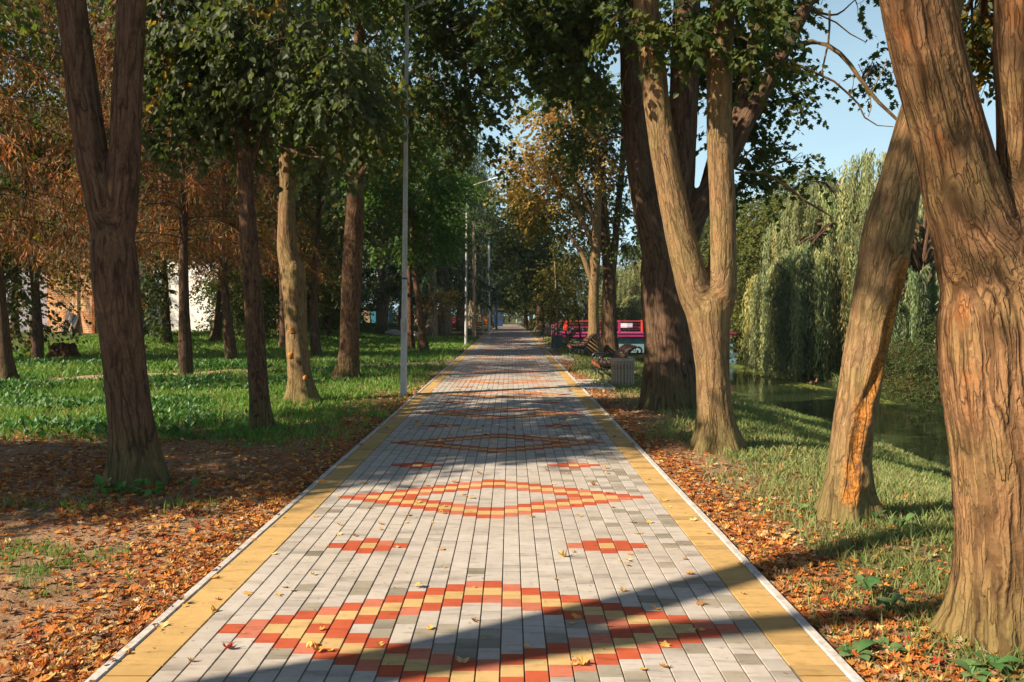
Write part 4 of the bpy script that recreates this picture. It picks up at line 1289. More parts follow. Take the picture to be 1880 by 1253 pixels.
slim_tree('maple_tree', 'darker twin trunk right of the second bench, forking high up', [(1121, 652, 14), (1121, 600, 11.5), (1120, 550, 11), (1119, 510, 11), (1110, 440, 8), (1104, 380, 7), (1102, 320, 6)], 28.5, M['bark_dark'], 53,
          extra=[[(1120, 530, 8), (1128, 460, 7), (1135, 380, 6), (1142, 310, 5.5), (1146, 240, 5), (1150, 150, 4)], [(1104, 370, 4), (1080, 290, 3), (1050, 220, 2)]],
          blobs=[(1110, 250, 28, 1.0, 130, (1104, 330, 28.5)), (1060, 170, 28, 1.2, 150, (1080, 290, 28.5)), (1140, 180, 28, 1.1, 130, (1146, 240, 28.5)), (1040, 270, 28, .8, 80, (1080, 290, 28.5)), (1150, 330, 28.5, .6, 50, (1140, 320, 28.5)), (1155, 440, 27.6, .4, 24, (1125, 440, 28.5)), (1160, 390, 28, .5, 30, (1135, 400, 28.5))], size=.15, pal=DKGREEN, per=10)
slim_tree('maple_tree', 'dark trunk beside the far bench, where the path narrows', [(992, 606, 9), (991, 570, 6.5), (990, 530, 6), (988, 480, 5.5), (985, 420, 5)], 62, M['bark_dark'], 54,
          extra=[[(990, 520, 4), (980, 460, 3.5), (972, 410, 3)]],
          blobs=[(960, 420, 60, 2.4, 150, (986, 440, 62)), (1000, 450, 60, 2.2, 130, (988, 470, 62)), (930, 460, 58, 1.8, 100, (980, 460, 62)), (1040, 480, 58, 1.5, 80, (988, 480, 62)), (980, 500, 60, 1.4, 70, (988, 500, 62)), (900, 420, 62, 2.0, 110, (980, 440, 62)), (950, 530, 64, 1.3, 60, (990, 520, 62)), (1000, 360, 62, 2.2, 120, (985, 420, 62)), (930, 350, 62, 1.6, 80, (985, 420, 62))], size=.3, pal=DKGREEN, per=9)
# saplings by the path
slim_tree('maple_sapling', 'young tree with a pale stem and yellow green leaves behind the dark bin', [(1024, 632, 2.6), (1024, 600, 2.2), (1022, 570, 1.8), (1020, 520, 1.2), (1018, 480, .8)], 36, M['bark_pale'], 55,
          blobs=[(1020, 540, 36, .7, 70, (1021, 560, 36)), (1015, 500, 36, .6, 60, (1020, 530, 36)), (1040, 570, 36, .45, 40, (1022, 570, 36)), (1000, 570, 36, .4, 30, (1022, 575, 36)), (1032, 605, 36, .25, 14, (1024, 600, 36))], size=.13, pal=OLIVE, per=8)
slim_tree('maple_sapling', 'thin dark leaning sapling standing before the pink footbridge', [(1067, 628, 1.5), (1062, 590, 1.4), (1055, 550, 1.2), (1050, 500, 1.0), (1048, 470, .7)], 37, M['bark_dark'], 56,
          blobs=[(1050, 480, 37, .6, 30, (1052, 510, 37)), (1062, 520, 37, .5, 20, (1054, 530, 37)), (1045, 445, 37, .5, 24, (1048, 470, 37))], size=.13, pal=[(3, (0.09, 0.11, 0.03)), (1, (0.2, 0.15, 0.04))], per=8)
slim_tree('maple_sapling', 'small staked sapling with dry brown leaves on the lawn by the pale trunks', [(795, 628, 1.6), (795, 590, 1.3), (797, 560, 1.0), (799, 530, .8)], 40, M['bark_pale'], 57,
          blobs=[(802, 545, 40, .55, 36, (797, 560, 40)), (815, 535, 40, .4, 20, (797, 560, 40)), (790, 560, 40, .35, 16, (797, 565, 40))], size=.14, pal=[(3, (0.32, 0.2, 0.07)), (2, (0.22, 0.16, 0.05))], per=8)


# off frame trees on the left whose shade falls on the litter and the paving
def shade_tree(label, x, y, limbs, blobs, seed, templ='quad', size=.12, dy=-0.7):
    t = empty('linden_tree', (0, dy, 0), label=label, cat='tree')
    L = [np.array(l, float) for l in limbs]
    mb = MB()
    for l in L:
        D = catmull(l, 14)
        mb.tube(D[:, :3], D[:, 3], 12, 0, bark=True)
    mb.build('trunk', [M['bark_brown']], t, smooth=True)
    crown('crown', blobs, templ, size, GREEN, t, seed)
    return t


shade_tree('forked tree off the left edge, behind the viewer, shading the near paving', -6.5, 1.3,
           [[(-6.6, 1.20, -.2, .24), (-6.55, 1.25, 2.0, .20), (-6.45, 1.25, 4.2, .19), (-6.35, 1.25, 4.9, .17)],
            [(-6.4, 1.25, 4.5, .17), (-6.25, 1.50, 5.4, .15), (-6.0, 1.9, 6.4, .12), (-5.8, 2.1, 8.0, .09)],
            [(-6.4, 1.25, 4.4, .14), (-6.3, 1.1, 5.3, .12), (-6.1, .85, 6.2, .10), (-6.0, .65, 8.0, .08)]],
           [(-6, 1.9, 9.6, 1.4, 1.2, 1.1, 160, -5.8, 2.1, 7.8), (-6.2, .7, 9.8, 1.3, 1.2, 1.1, 150, -6.0, .65, 7.8)], 61)
shade_tree('low spreading tree off the left edge, shading the paving beyond the second diamond', -8.8, 7.6,
           [[(-9.0, 7.5, -.2, .2), (-8.95, 7.5, 2.0, .16), (-8.8, 7.6, 4.2, .12), (-8.7, 7.6, 6.5, .05)]],
           [(-8.5, 7.3, 5.4, 1.5, 1.3, .9, 300, -8.8, 7.6, 4.2), (-9.2, 8.9, 5.2, 1.3, 1.2, .9, 230, -8.8, 7.6, 4.2), (-7.6, 8.2, 6.3, 1.2, 1.0, .8, 170, -8.8, 7.6, 4.2), (-7.8, 10.6, 5.6, 1.5, 1.3, .9, 230, -8.8, 7.6, 4.2), (-6.6, 6.6, 6.6, 1.0, .8, .6, 90, -8.8, 7.6, 4.2)], 63, size=.13)
shade_tree('leafy tree off the left edge shading the litter by the dark forked trunk', -12, 4.7,
           [[(-12.2, 4.5, -.2, .26), (-12.1, 4.6, 3.0, .2), (-12.0, 4.7, 6.0, .12), (-12, 4.7, 8.5, .05)]],
           [(-11.6, 4.8, 6.6, 2.2, 1.6, 1.6, 900, -12, 4.7, 5.5), (-13.6, 4.4, 5.6, 1.6, 1.4, 1.4, 500, -12, 4.7, 4.5), (-10.4, 5.6, 8.0, 1.8, 1.3, 1.2, 600, -12, 4.7, 7)], 62, size=.16)


# ------------------------------------------------------------------ buildings behind the left lawn
def window_part(parent, x0, x1, z0, z1, y):
    w = MB().box((x0, y - .03, z0), (x1, y + .05, z1)).build('window', [M['roof']], parent)
    MB().box((x0 + .06, y - .045, z0 + .06), (x1 - .06, y - .034, z1 - .06)).build('pane', [M['glass']], w)


bb = empty('brick_building', (-21.2, 37.4, 0), label='low orange brick building seen between the trunks on the left', cat='building')
bb.rotation_euler = (0, 0, math.radians(-24))
MB().box((0, 0, 0.2), (3.2, 4.5, 4.1)).build('wall', [M['brick']], bb)
MB().prism([(-.3, 4.12), (4.8, 4.5), (4.8, 4.62), (-.3, 4.24)], 0, -.3, 3.45).build('roof', [M['roof']], bb)
MB().box((3.0, -.07, 0.4), (3.16, -.003, 3.6)).build('door_post', [plain_mat('rusty_post', (0.30, 0.09, 0.03), .8, .2, .3, 8)], bb)
gb = empty('grey_building', (0, 0, 0), label='grey plastered building in shade at the far left edge', cat='building')
MB().box((-30.0, 38.2, 0.2), (-21.3, 44.0, 3.6)).build('wall', [plain_mat('grey_plaster', (0.34, 0.32, 0.36), .9, .2, .25, 2, .003)], gb)
MB().box((-30.2, 38.0, 3.62), (-21.25, 44.2, 3.8)).build('roof', [M['roof']], gb)
wb = empty('white_building', (-17.9, 38.0, 0), label='low whitewashed brick building behind the trees on the left', cat='building')
wb.rotation_euler = (0, 0, math.radians(-20))
MB().box((0, 0, 0.2), (5.3, 3.2, 3.95)).build('wall', [M['whitebrick']], wb)
MB().box((-.1, -.25, 3.97), (5.5, 3.4, 4.16)).build('roof', [M['roof']], wb)
for dx in (0.0, 0.13):
    MB().tube([(5.36, -.02 + dx, 0.4), (5.36, -.02 + dx, 3.9)], .045, 8).build('drainpipe', [plain_mat('rust_pipe', (0.20, 0.09, 0.05), .7, .3, .3, 8)], wb)
window_part(wb, 1.2, 2.0, 2.3, 3.2, 0)
for q, (px0, wd, h, col, lb) in enumerate(((134.5, .15, .98, 'metal', 'grey corrugated sheet leaning on the brick wall, leftmost and tallest'), (141.5, .16, .92, 'metal', 'pale corrugated sheet leaning on the brick wall, middle of three'), (150, .20, .80, 'metal', 'dull corrugated sheet leaning on the brick wall, rightmost of three'))):
    x0 = (px0 - 940.0) * 36.2 / F * 0 + 1.45 + (px0 - 134.5) * .026
    n = 13
    xs = np.linspace(0, wd * 1.3, n); off = 0.014 * np.cos(np.arange(n) * np.pi)
    g = 0.5
    fr = np.stack([x0 + xs, -.47 + off + .06 * q, np.full(n, g)], 1); tp = np.stack([x0 + xs + .03 * q, -.07 + off, np.full(n, g + h)], 1)
    bkp = fr + [0, .006, 0]; btp = tp + [0, .006, 0]
    V = np.concatenate([fr, tp, bkp, btp])
    Q = [[i, i + 1, n + i + 1, n + i] for i in range(n - 1)] + [[2 * n + i + 1, 2 * n + i, 3 * n + i, 3 * n + i + 1] for i in range(n - 1)]
    ca, sa = math.cos(math.radians(-24)), math.sin(math.radians(-24))
    V = np.stack([-21.2 + V[:, 0] * ca - V[:, 1] * sa, 37.4 + V[:, 0] * sa + V[:, 1] * ca, V[:, 2]], 1)
    o = MB().add(V, Q).build('corrugated_sheet', [M[col]])
    tag(o, lb, 'metal sheet', 'sheets leaning on the brick wall')

# rotten stump on the mound
sx, sy = at_ground(115, 25.5)[:2]
sx += 0
st = empty('tree_stump', (sx, sy, g1(sx, sy)), label='dark rotten tree stump on the grassy mound', cat='stump')
th = np.linspace(0, 2 * np.pi, 28, endpoint=False)
rg = np.random.default_rng(77)
rr0 = .40 + .10 * np.sin(th * 5) + .06 * rg.random(28)
mb = MB()
rows = []
for h, s in ((-.1, 1.1), (.06, 1.0), (.22, .82), (.36, .74), (.43, .62)):
    rr = rr0 * s + .03 * rg.random(28)
    rows.append(np.stack([rr * np.cos(th), rr * np.sin(th) * .7, np.full(28, h) + (.07 * rg.random(28) if h > .3 else 0)], 1))
rows.append(np.stack([rr0 * .4 * np.cos(th), rr0 * .4 * np.sin(th) * .7, np.full(28, .26)], 1))
V = np.concatenate(rows)
Q = [[a * 28 + b, a * 28 + (b + 1) % 28, (a + 1) * 28 + (b + 1) % 28, (a + 1) * 28 + b] for a in range(5) for b in range(28)]
mb.add(V, Q); mb.add(V[-28:], [list(range(28))])
mb.build('stump_wood', [M['stump']], st)


# ------------------------------------------------------------------ background trees
def conifer(rg, H, L0, nb, z0, pal, blade=.10, bw=.16, droop=.5, feather=.35, step=.13, taper=1.0, r0=.16, hang=1.0):
    """returns foliage builder and trunk builder"""
    pos, yax, col = [], [], []
    mb = MB(); tk = MB()
    zz = np.linspace(-.2, H, 16)
    rad = r0 * (1 - np.clip(zz, 0, H) / H * .92); rad[0:2] *= 1.25
    tk.tube(np.stack([0.05 * np.sin(zz * .5), 0.05 * np.cos(zz * .4), zz], 1), rad, 10, 0, bark=True)
    for b in range(nb):
        u = (b + rg.random()) / nb
        h = z0 + (H - z0) * u ** 1.1
        L = L0 * (1 - ((h - z0) / (H - z0)) ** 1.2 * .88 * taper) * (.7 + .5 * rg.random())
        a = b * 2.399 + rg.random() * .8
        d = np.array([math.cos(a), math.sin(a), 0])
        bt = .45 + .9 * rg.random() ** 1.3
        s = np.linspace(0, 1, 9)
        C = np.array([0, 0, h]) + d * (L * s)[:, None] + np.array([0, 0, 1.0]) * (L * (0.22 * s - droop * s ** 2))[:, None]
        tk.tube(C, .005 + .014 * (1 - s) * L / 3, 4, 0, cap=False, bark=True)
        n = max(4, int(L / step))
        t = np.linspace(.18, 1, n)
        base = np.stack([np.interp(t, s, C[:, k]) for k in range(3)], 1)
        sd = np.cross(d, [0, 0, 1.0])
        for sg in (-1, 1, 0):
            fl = feather * (.6 + .6 * rg.random(n)) * (1 - .4 * t)
            fd = norm(d * .55 + sd * sg * .8 + np.array([0, 0, -hang * (.5 + .6 * rg.random(n))[:, None]][2] * 1.0) * [0, 0, 1] + .25 * rg.normal(size=(n, 3)))
            m = 7
            tt = np.linspace(.05, 1, m)
            pp = base[:, None] + fd[:, None] * (fl[:, None] * tt)[:, :, None] + np.array([0, 0, -.25]) * (fl[:, None] * tt ** 2)[:, :, None]
            yd = norm(fd[:, None] + .9 * rg.normal(size=pp.shape) * .6 + [0, 0, -.35])
            pos.append(pp.reshape(-1, 3)); yax.append(yd.reshape(-1, 3))
            col.append(np.repeat(palette(rg, n, pal, .3), m, 0) * bt)
    pos = np.concatenate(pos); yax = np.concatenate(yax); col = np.concatenate(col)
    tv, tf = T_slim(); tv = tv * [bw / .10 * .5, 1, 1]
    scatter(mb, (tv, tf), pos, yax, rnd_dir(rg, len(pos)) + [0, 0, .6], blade * (.7 + .6 * rg.random(len(pos))), col)
    return mb, tk


def leafy(rg, H, W, z0, n, pal, size, templ='quad', thr=.45, nb=11, r0=.2, per=9):
    tk = MB()
    zz = np.linspace(-.2, H * .8, 12)
    wx = .15 * np.sin(zz * .6 + rg.random() * 6); wy = .15 * np.sin(zz * .5 + rg.random() * 6)
    rad = r0 * (1 - np.clip(zz, 0, H) / H * .9); rad[:2] *= 1.3
    tk.tube(np.stack([wx, wy, zz], 1), rad, 10, 0, bark=True)
    bl = []
    for b in range(nb):
        u = (b + .5) / nb
        h = z0 + (H - z0) * u
        w = W * math.sin(math.pi * min(.95, .22 + .75 * u)) * (.55 + .3 * rg.random())
        a = b * 2.4 + rg.random()
        c = np.array([math.cos(a) * w * .75, math.sin(a) * w * .75, h])
        r = W * (.38 + .18 * rg.random())
        ah = max(z0 * .8, h - w * .8)
        bl.append([*c, r, r, r * .75, n // nb, np.interp(ah, zz, wx), np.interp(ah, zz, wy), ah])
    mb = crown('x', bl, templ, size, pal, None, int(rg.integers(1, 9999)), per=per, thr=thr, build=False, clumpf=.7, var=.3)
    return mb, tk


def willow(rg, H, W, ns, pal, zlow=-1.0, leafn=46, size=.2, lean=(0, 0)):
    mb = MB(); tk = MB()
    zz = np.linspace(-.3, H * .72, 12)
    tk.tube(np.stack([lean[0] * zz * .1 + .2 * np.sin(zz * .5), .9 + .2 * np.cos(zz * .6), zz], 1), .24 * (1 - zz / H * .8), 10, 0, bark=True)
    pos, yax, col = [], [], []
    nd = 26
    for k in range(nd):                         # drooping domes made of limbs
        a = rg.random() * 6.283; rr = W * (.25 + .75 * rg.random() ** .42)
        top = H * (1 - .58 * (rr / W) ** 2.2) * (.82 + .2 * rg.random())
        c = np.array([math.cos(a) * rr * .8, math.sin(a) * rr * .8, top])
        s0 = np.array([0, 0, H * (.35 + .3 * rg.random())])
        C = catmull(np.array([[*s0, .09], [*((s0 + c) / 2 + [0, 0, .8]), .06], [*c, .02]]), 8)
        tk.tube(C[:, :3], C[:, 3], 5, 0, bark=True)
        r = W * (.20 + .14 * rg.random())
        m = ns // nd
        ncl = max(3, m // 14); ci = rg.integers(0, ncl, m)
        an = (rg.random(ncl) * 6.283)[ci] + .09 * rg.normal(size=m); q = (r * np.sqrt(.15 + .85 * rg.random(ncl)))[ci] + .07 * rg.normal(size=m)
        st = c + np.stack([np.cos(an) * q, np.sin(an) * q, -.55 * q ** 2 / r], 1)
        L = np.clip(top - zlow, 1, None) * (.38 + .60 * rg.random(m) ** .7) * (0.85 + 0.15 * (rr / W))
        out = norm(st - c + 1e-3) * [1, 1, 0]
        t = np.linspace(0, 1, leafn)[None] + rg.random((m, leafn)) * .03
        bend = .35 * (1 - np.exp(-t * 4))
        pp = st[:, None] + out[:, None] * bend[:, :, None] + np.array([0, 0, -1.0]) * (L[:, None] * t)[:, :, None]
        pp[:, :, 0] += .06 * np.sin(t * 7 + an[:, None]) + .03 * rg.normal(size=t.shape)
        pp[:, :, 1] += .05 * rg.normal(size=t.shape)
        ok = pp[:, :, 2] > zlow
        tone = palette(rg, ncl, pal, .45)[ci] * (.75 + .5 * rg.random((m, 1)))
        yd = norm(np.array([0, 0, -1.0]) + .28 * rg.normal(size=pp.shape))
        pos.append(pp[ok]); yax.append(yd[ok]); col.append((tone[:, None] * (.8 + .4 * rg.random(t.shape))[:, :, None])[ok])
    pos = np.concatenate(pos); yax = np.concatenate(yax); col = np.concatenate(col)
    scatter(mb, 'slim', pos, yax, rnd_dir(rg, len(pos)), size * (.7 + .6 * rg.random(len(pos))), col)
    return mb, tk


PROTO = {}


def place(kind, px, z, label, name, s=1.0, rz=None, group=None, sx=1.0, cat='tree', x=None, sz=None):
    """first use of a kind puts its prototype there, later uses are copies of the thing and its parts"""
    X = x if x is not None else (px - 937.0) / F * z
    g = g1(X, z)
    me_f, me_t, mf, mt = PROTO[kind]
    o = empty(name, (X, z, g), label=label, cat=cat, group=group)
    o.rotation_euler = (0, 0, rz if rz is not None else float(R.random() * 6.28))
    o.scale = (s * sx, s * sx, sz if sz else s)
    for me, nm in ((me_t, 'trunk'), (me_f, 'crown')):
        c = bpy.data.objects.new(nm, me)
        COL.objects.link(c); c.parent = o
    return o


def proto(kind, pair, mf, mt, smooth=True):
    f, t_ = pair
    PROTO[kind] = (f.mesh(kind + '_crown', [mf, M['bark_dark']]), t_.mesh(kind + '_trunk', [mt], True), mf, mt)


LARCH = [(4, (0.38, 0.13, 0.025)), (3, (0.24, 0.085, 0.022)), (1.6, (0.46, 0.23, 0.055)), (2, (0.10, 0.11, 0.028))]
SPR = [(5, (0.06, 0.11, 0.045)), (3, (0.09, 0.15, 0.055)), (1.4, (0.15, 0.19, 0.07))]
rg = np.random.default_rng(101)
proto('larch_a', conifer(rg, 13, 2.9, 105, 3.0, LARCH, blade=.15, bw=.12, droop=.42, feather=.6, step=.15, r0=.13, hang=1.1), M['needle'], M['bark_dark'])
proto('larch_b', conifer(rg, 11, 2.5, 90, 3.1, LARCH, blade=.15, bw=.12, droop=.32, feather=.6, step=.15, r0=.11, hang=1.4), M['needle'], M['bark_dark'])
proto('spruce_a', conifer(rg, 19, 4.2, 110, 2.6, SPR, blade=.24, bw=.26, droop=.42, feather=.75, step=.25, r0=.36, hang=1.3), M['needle'], M['bark_pale'])
proto('spruce_b', conifer(rg, 16, 3.4, 95, 3.0, SPR, blade=.22, bw=.26, droop=.5, feather=.7, step=.25, r0=.3, hang=1.5), M['needle'], M['bark_pale'])
MIX = [(4, (0.06, 0.09, 0.025)), (2, (0.11, 0.12, 0.03)), (1, (0.24, 0.15, 0.03))]
proto('leafy_dark', leafy(rg, 12, 3.6, 2.4, 1500, DKGREEN, .20), M['leaf'], M['bark_dark'])
proto('leafy_high', leafy(rg, 12, 2.8, 4.6, 1300, [(4, (0.055, 0.09, 0.025)), (2, (0.09, 0.11, 0.028)), (.8, (0.22, 0.14, 0.03))], .15, r0=.14), M['leaf'], M['bark_dark'])
proto('leafy_green', leafy(rg, 11, 3.4, 1.6, 1500, GREEN, .19), M['leaf'], M['bark_brown'])
proto('leafy_mix', leafy(rg, 10, 3.2, 1.5, 1400, MIX, .18), M['leaf'], M['bark_brown'])
proto('leafy_orange', leafy(rg, 11, 3.2, 2.0, 1200, [(3, (0.32, 0.15, 0.025)), (3, (0.26, 0.18, 0.03)), (1, (0.10, 0.11, 0.02))], .18, thr=.47), M['leaf'], M['bark_dark'])
proto('leafy_round', leafy(rg, 11, 4.4, .8, 2600, [(4, (0.11, 0.15, 0.035)), (3, (0.15, 0.17, 0.04)), (1, (0.21, 0.18, 0.04))], .22, nb=16, thr=.38), M['leaf'], M['bark_brown'])
proto('bush', leafy(rg, 2.6, 1.5, .2, 700, MIX, .10, nb=9, thr=.40, r0=.05), M['leaf'], M['bark_brown'])
proto('bush_dark', leafy(rg, 2.4, 1.6, .15, 700, DKGREEN, .10, nb=9, thr=.38, r0=.05), M['leaf'], M['bark_brown'])
WIL = [(5, (0.32, 0.34, 0.15)), (3, (0.25, 0.29, 0.14)), (2, (0.40, 0.36, 0.14)), (1.0, (0.12, 0.16, 0.07))]
proto('willow_a', willow(rg, 9.8, 4.0, 4200, WIL, zlow=-.45), M['willow'], M['bark_dark'])
proto('willow_b', willow(rg, 8.0, 3.2, 1500, [(4, (0.15, 0.20, 0.09)), (3, (0.20, 0.24, 0.11)), (2, (0.08, 0.12, 0.05))], zlow=.1), M['willow'], M['bark_brown'])

# right bank beyond the river
place('willow_a', 1552, 34.5, 'tall weeping willow hanging over the river bank, left of the leaning trunk', 'weeping_willow', 1.0, rz=0.4)
place('willow_b', 1690, 31.0, 'shaded weeping willow between the leaning trunk and the thick forked tree', 'weeping_willow', 1.0, rz=2.2)
place('willow_a', 1625, 46, 'tallest weeping willow top rising behind the leaning trunk', 'weeping_willow', 1.15, rz=3.0)
place('willow_b', 1790, 40, 'pale weeping willow behind the fork of the nearest right tree', 'weeping_willow', 1.35, rz=1.0)
place('willow_a', 1160, 78, 'hazy weeping willow behind the pink footbridge', 'weeping_willow', .95, rz=1.3)
place('willow_b', 1115, 92, 'far pale willow left of the twin trunks beyond the bridge', 'weeping_willow', 1.1, rz=.3)
place('leafy_round', 1398, 44, 'round green tree on the far bank left of the tall willow', 'maple_tree', .74, rz=.3)
place('leafy_round', 1465, 55, 'largest round green tree behind the tall willow', 'maple_tree', .97, rz=1.3)
place('leafy_round', 1370, 62, 'green tree on the far bank beside the dark many-stemmed trunks', 'maple_tree', .75, rz=2.4)
place('leafy_round', 1210, 85, 'distant green tree on the far bank behind the bridge sign', 'maple_tree', .85, rz=3.4)
place('leafy_round', 1290, 70, 'green tree glimpsed between the dark stems and the forked trunk', 'maple_tree', .9, rz=4.4)
for px, z_, s, k in ((1350, 47, .9, 'bush'), (1375, 44, .7, 'bush_dark'), (1400, 50, .9, 'bush')):
    place(k, px, z_, {1350: 'brownish bush on the far bank right of the bridge end', 1375: 'dark bush on the far bank left of the willow strands', 1400: 'taller bush behind the bank left of the willow'}[px], 'bush', s, cat='bush')
for px, z_, s, k, lb in ((1668, 26.2, .62, 'bush', 'leafy bush at the water edge right of the leaning trunk'), (1712, 24.6, .68, 'bush_dark', 'dark bush at the water edge beside the thick forked tree'), (1745, 27.5, .8, 'bush_dark', 'tall dark bush on the bank behind the water edge bushes'), (1630, 28.5, .55, 'bush_dark', 'dark low bush on the bank behind the leaning trunk')):
    place(k, px, z_, lb, 'bush', s, cat='bush')

# left woods
LG = 'trees in the woods behind the left lawn'
for q, (px, z_, s, lb) in enumerate(((-55, 15.5, 1.0, 'nearest orange larch leaning in from the left edge'), (232, 20.5, 1.0, 'orange larch behind the fork of the nearest left tree'), (343, 19.0, 1.0, 'larch with a straight dark trunk and orange sprays, right of the dark forked tree'),
                                   (70, 44, 1.25, 'tall orange larch behind the brick building'), (462, 26.5, 1.0, 'rusty larch behind the slim brown trunk sunlit at its foot'), (-20, 35, 1.1, 'orange larch before the grey building at the left edge'))):
    place('larch_a' if q % 2 == 0 else 'larch_b', px, z_, lb, 'larch_tree', s, group=LG)
wood = [(5, 46, 'leafy_green', 1.0, 'green tree behind the grey building at the far left'), (90, 47, 'leafy_mix', 1.05, 'yellowing tree rising behind the brick building'),
        (180, 46, 'leafy_green', 1.1, 'green tree between the brick and white buildings'), 
        (270, 47, 'leafy_orange', 1.1, 'orange tree behind the left end of the white building'), (340, 46, 'leafy_dark', 1.05, 'dark tree behind the middle of the white building'),
        (400, 48, 'leafy_mix', 1.1, 'yellow green tree behind the right end of the white building'), (515, 35, 'leafy_mix', .9, 'yellowing tree right of the white building'),
        (480, 42, 'leafy_dark', 1.05, 'dark tree behind the slim brown trunk'), (535, 38, 'leafy_orange', .75, 'orange tinted tree behind the knobbly pale trunk'),
        (560, 49, 'leafy_green', 1.1, 'green tree right of the knobbly pale trunk, far back'), (600, 40, 'leafy_mix', .72, 'yellow green tree between the knobbly and the dark straight trunk'),
        (150, 60, 'leafy_mix', 1.4, 'tall yellowing tree farthest behind the brick building'), (20, 60, 'leafy_green', 1.5, 'tall green tree farthest at the left edge'),
        (320, 62, 'leafy_mix', 1.5, 'tall yellowing tree farthest behind the white building'), (450, 62, 'leafy_green', 1.5, 'tall green tree farthest back behind the slim brown trunk'),
        (570, 66, 'leafy_dark', 1.4, 'tall dark tree farthest back by the knobbly trunk'), (205, 24, 'leafy_high', 1.0, 'high crowned dark tree close behind the nearest left trunk'), (60, 24, 'leafy_high', .95, 'high crowned dark tree among the larches at the left'), (420, 25, 'leafy_high', 1.0, 'high crowned tree between the two straight dark trunks'), (585, 27, 'leafy_high', 1.0, 'high crowned tree behind the knobbly pale trunk'), 
        (-15, 24, 'leafy_mix', .85, 'yellowing green tree among the larches at the left edge'), (160, 50, 'leafy_green', 1.2, 'green tree right behind the brick building'),
        (230, 56, 'leafy_dark', 1.5, 'tall dark tree far behind the nearest left trunk')]
for px, z_, k, s, lb in wood:
    place(k, px, z_, lb, 'broadleaf_tree', s, group=LG)
for px, z_, k, s, lb in ((703, 54, 'spruce_a', 1.0, 'big spruce with a pale flaring trunk left of the near lamp post'), (793, 47, 'spruce_b', .95, 'spruce with a mottled pale trunk behind the small staked sapling'),
                         (815, 53, 'spruce_a', 1.05, 'spruce with the widest pale flaring trunk, beside the red box'), (575, 47, 'spruce_b', 1.0, 'spruce behind the knobbly pale trunk'), (640, 58, 'spruce_b', 1.1, 'spruce behind the dark straight trunk left of the lamp'),
                         (740, 64, 'spruce_a', 1.0, 'spruce directly behind the near lamp post'), (848, 66, 'spruce_a', 1.0, 'dark spruce just left of the second lamp post'), (866, 80, 'spruce_b', 1.2, 'dark spruce right of the second lamp post'),
                         (885, 98, 'spruce_a', 1.1, 'far dark spruce where the lamp posts bunch together'), (505, 56, 'spruce_b', 1.1, 'spruce in the woods behind the slim brown trunk'), (770, 82, 'spruce_a', 1.1, 'far spruce between the two pale trunks')):
    place(k, px, z_, lb, 'spruce_tree', s)
for px, z_, s, k, lb in ((455, 33, 1.0, 'bush_dark', 'dark bush right of the white building'), (425, 35.5, 1.0, 'bush_dark', 'dark bush at the corner of the white building'), (240, 33, .9, 'bush_dark', 'dark bush left of the white wall'),
                         (598, 44, 1.0, 'bush', 'bush under the spruce behind the knobbly trunk'), (1155, 68, 1.6, 'bush', 'pale bush on the far bank seen above the bridge railing'),
                         (1085, 74, 1.8, 'bush', 'bush behind the footbridge left of the sunlit trunk')):
    place(k, px, z_, lb, 'bush', s, cat='bush')
for px, z_, s, lb in ((600, 60, 1.9, 'dark bush far back left of the teal shed'), (628, 70, 1.8, 'dark bush behind the left end of the teal shed'), (700, 82, 2.0, 'far dark bush right of the teal shed'), (752, 84, 2.0, 'far dark bush behind the near lamp post'),
                      (790, 86, 2.0, 'far dark bush behind the mottled spruce trunk'), (850, 95, 1.8, 'far dark bush right of the red box')):
    place('bush_dark', px, z_, lb, 'bush', s, cat='bush')
# end of the lane
for q, (px, z_, k, s, lb) in enumerate(((893, 125, 'leafy_dark', 1.2, 'far dark tree left of the path end'), (968, 88, 'leafy_dark', 1.05, 'dark tree right of the path end'), (975, 110, 'leafy_green', 1.2, 'green tree far right of the path end'),
                                        (935, 168, 'leafy_mix', 1.3, 'yellowing tree straight beyond the path end'), (953, 175, 'leafy_green', 1.3, 'pale green tree straight beyond the white cart'), (900, 112, 'leafy_green', 1.1, 'green tree behind the bunched lamp posts'),
                                        (1010, 92, 'leafy_mix', .8, 'yellowing tree behind the young tree by the dark bin'), (1040, 120, 'leafy_green', 1.1, 'distant green tree above the left end of the footbridge'), (1075, 130, 'leafy_dark', 1.1, 'distant dark tree left of the sunlit trunk'),
                                        (990, 140, 'leafy_dark', 1.1, 'distant dark tree right of the path end'), (920, 150, 'leafy_green', 1.2, 'distant green tree left beyond the blue kiosk'), (1110, 120, 'leafy_mix', 1.0, 'distant yellowing tree between the twin trunks'),
                                        (1250, 120, 'leafy_green', 1.3, 'distant green tree behind the big dark many-stemmed tree'), (1160, 130, 'leafy_green', 1.2, 'distant green tree behind the footbridge board'))):
    place(k, px, z_, lb, 'broadleaf_tree', s, group='trees at the end of the path')
for x_, z_ in ((-75, 75), (-60, 85), (-48, 80), (-90, 60), (-38, 90), (60, 80), (75, 70), (90, 60), (48, 95), (36, 90), (-28, 100), (28, 110), (-105, 45), (52, 62), (70, 45)):
    kk_ = ['leafy_green', 'leafy_dark', 'leafy_mix'][int(abs(x_)) % 3]
    place(kk_, 0, z_, 'tree in the belt round the park', 'broadleaf_tree', 1.5, x=x_, group='trees in the belt round the park')


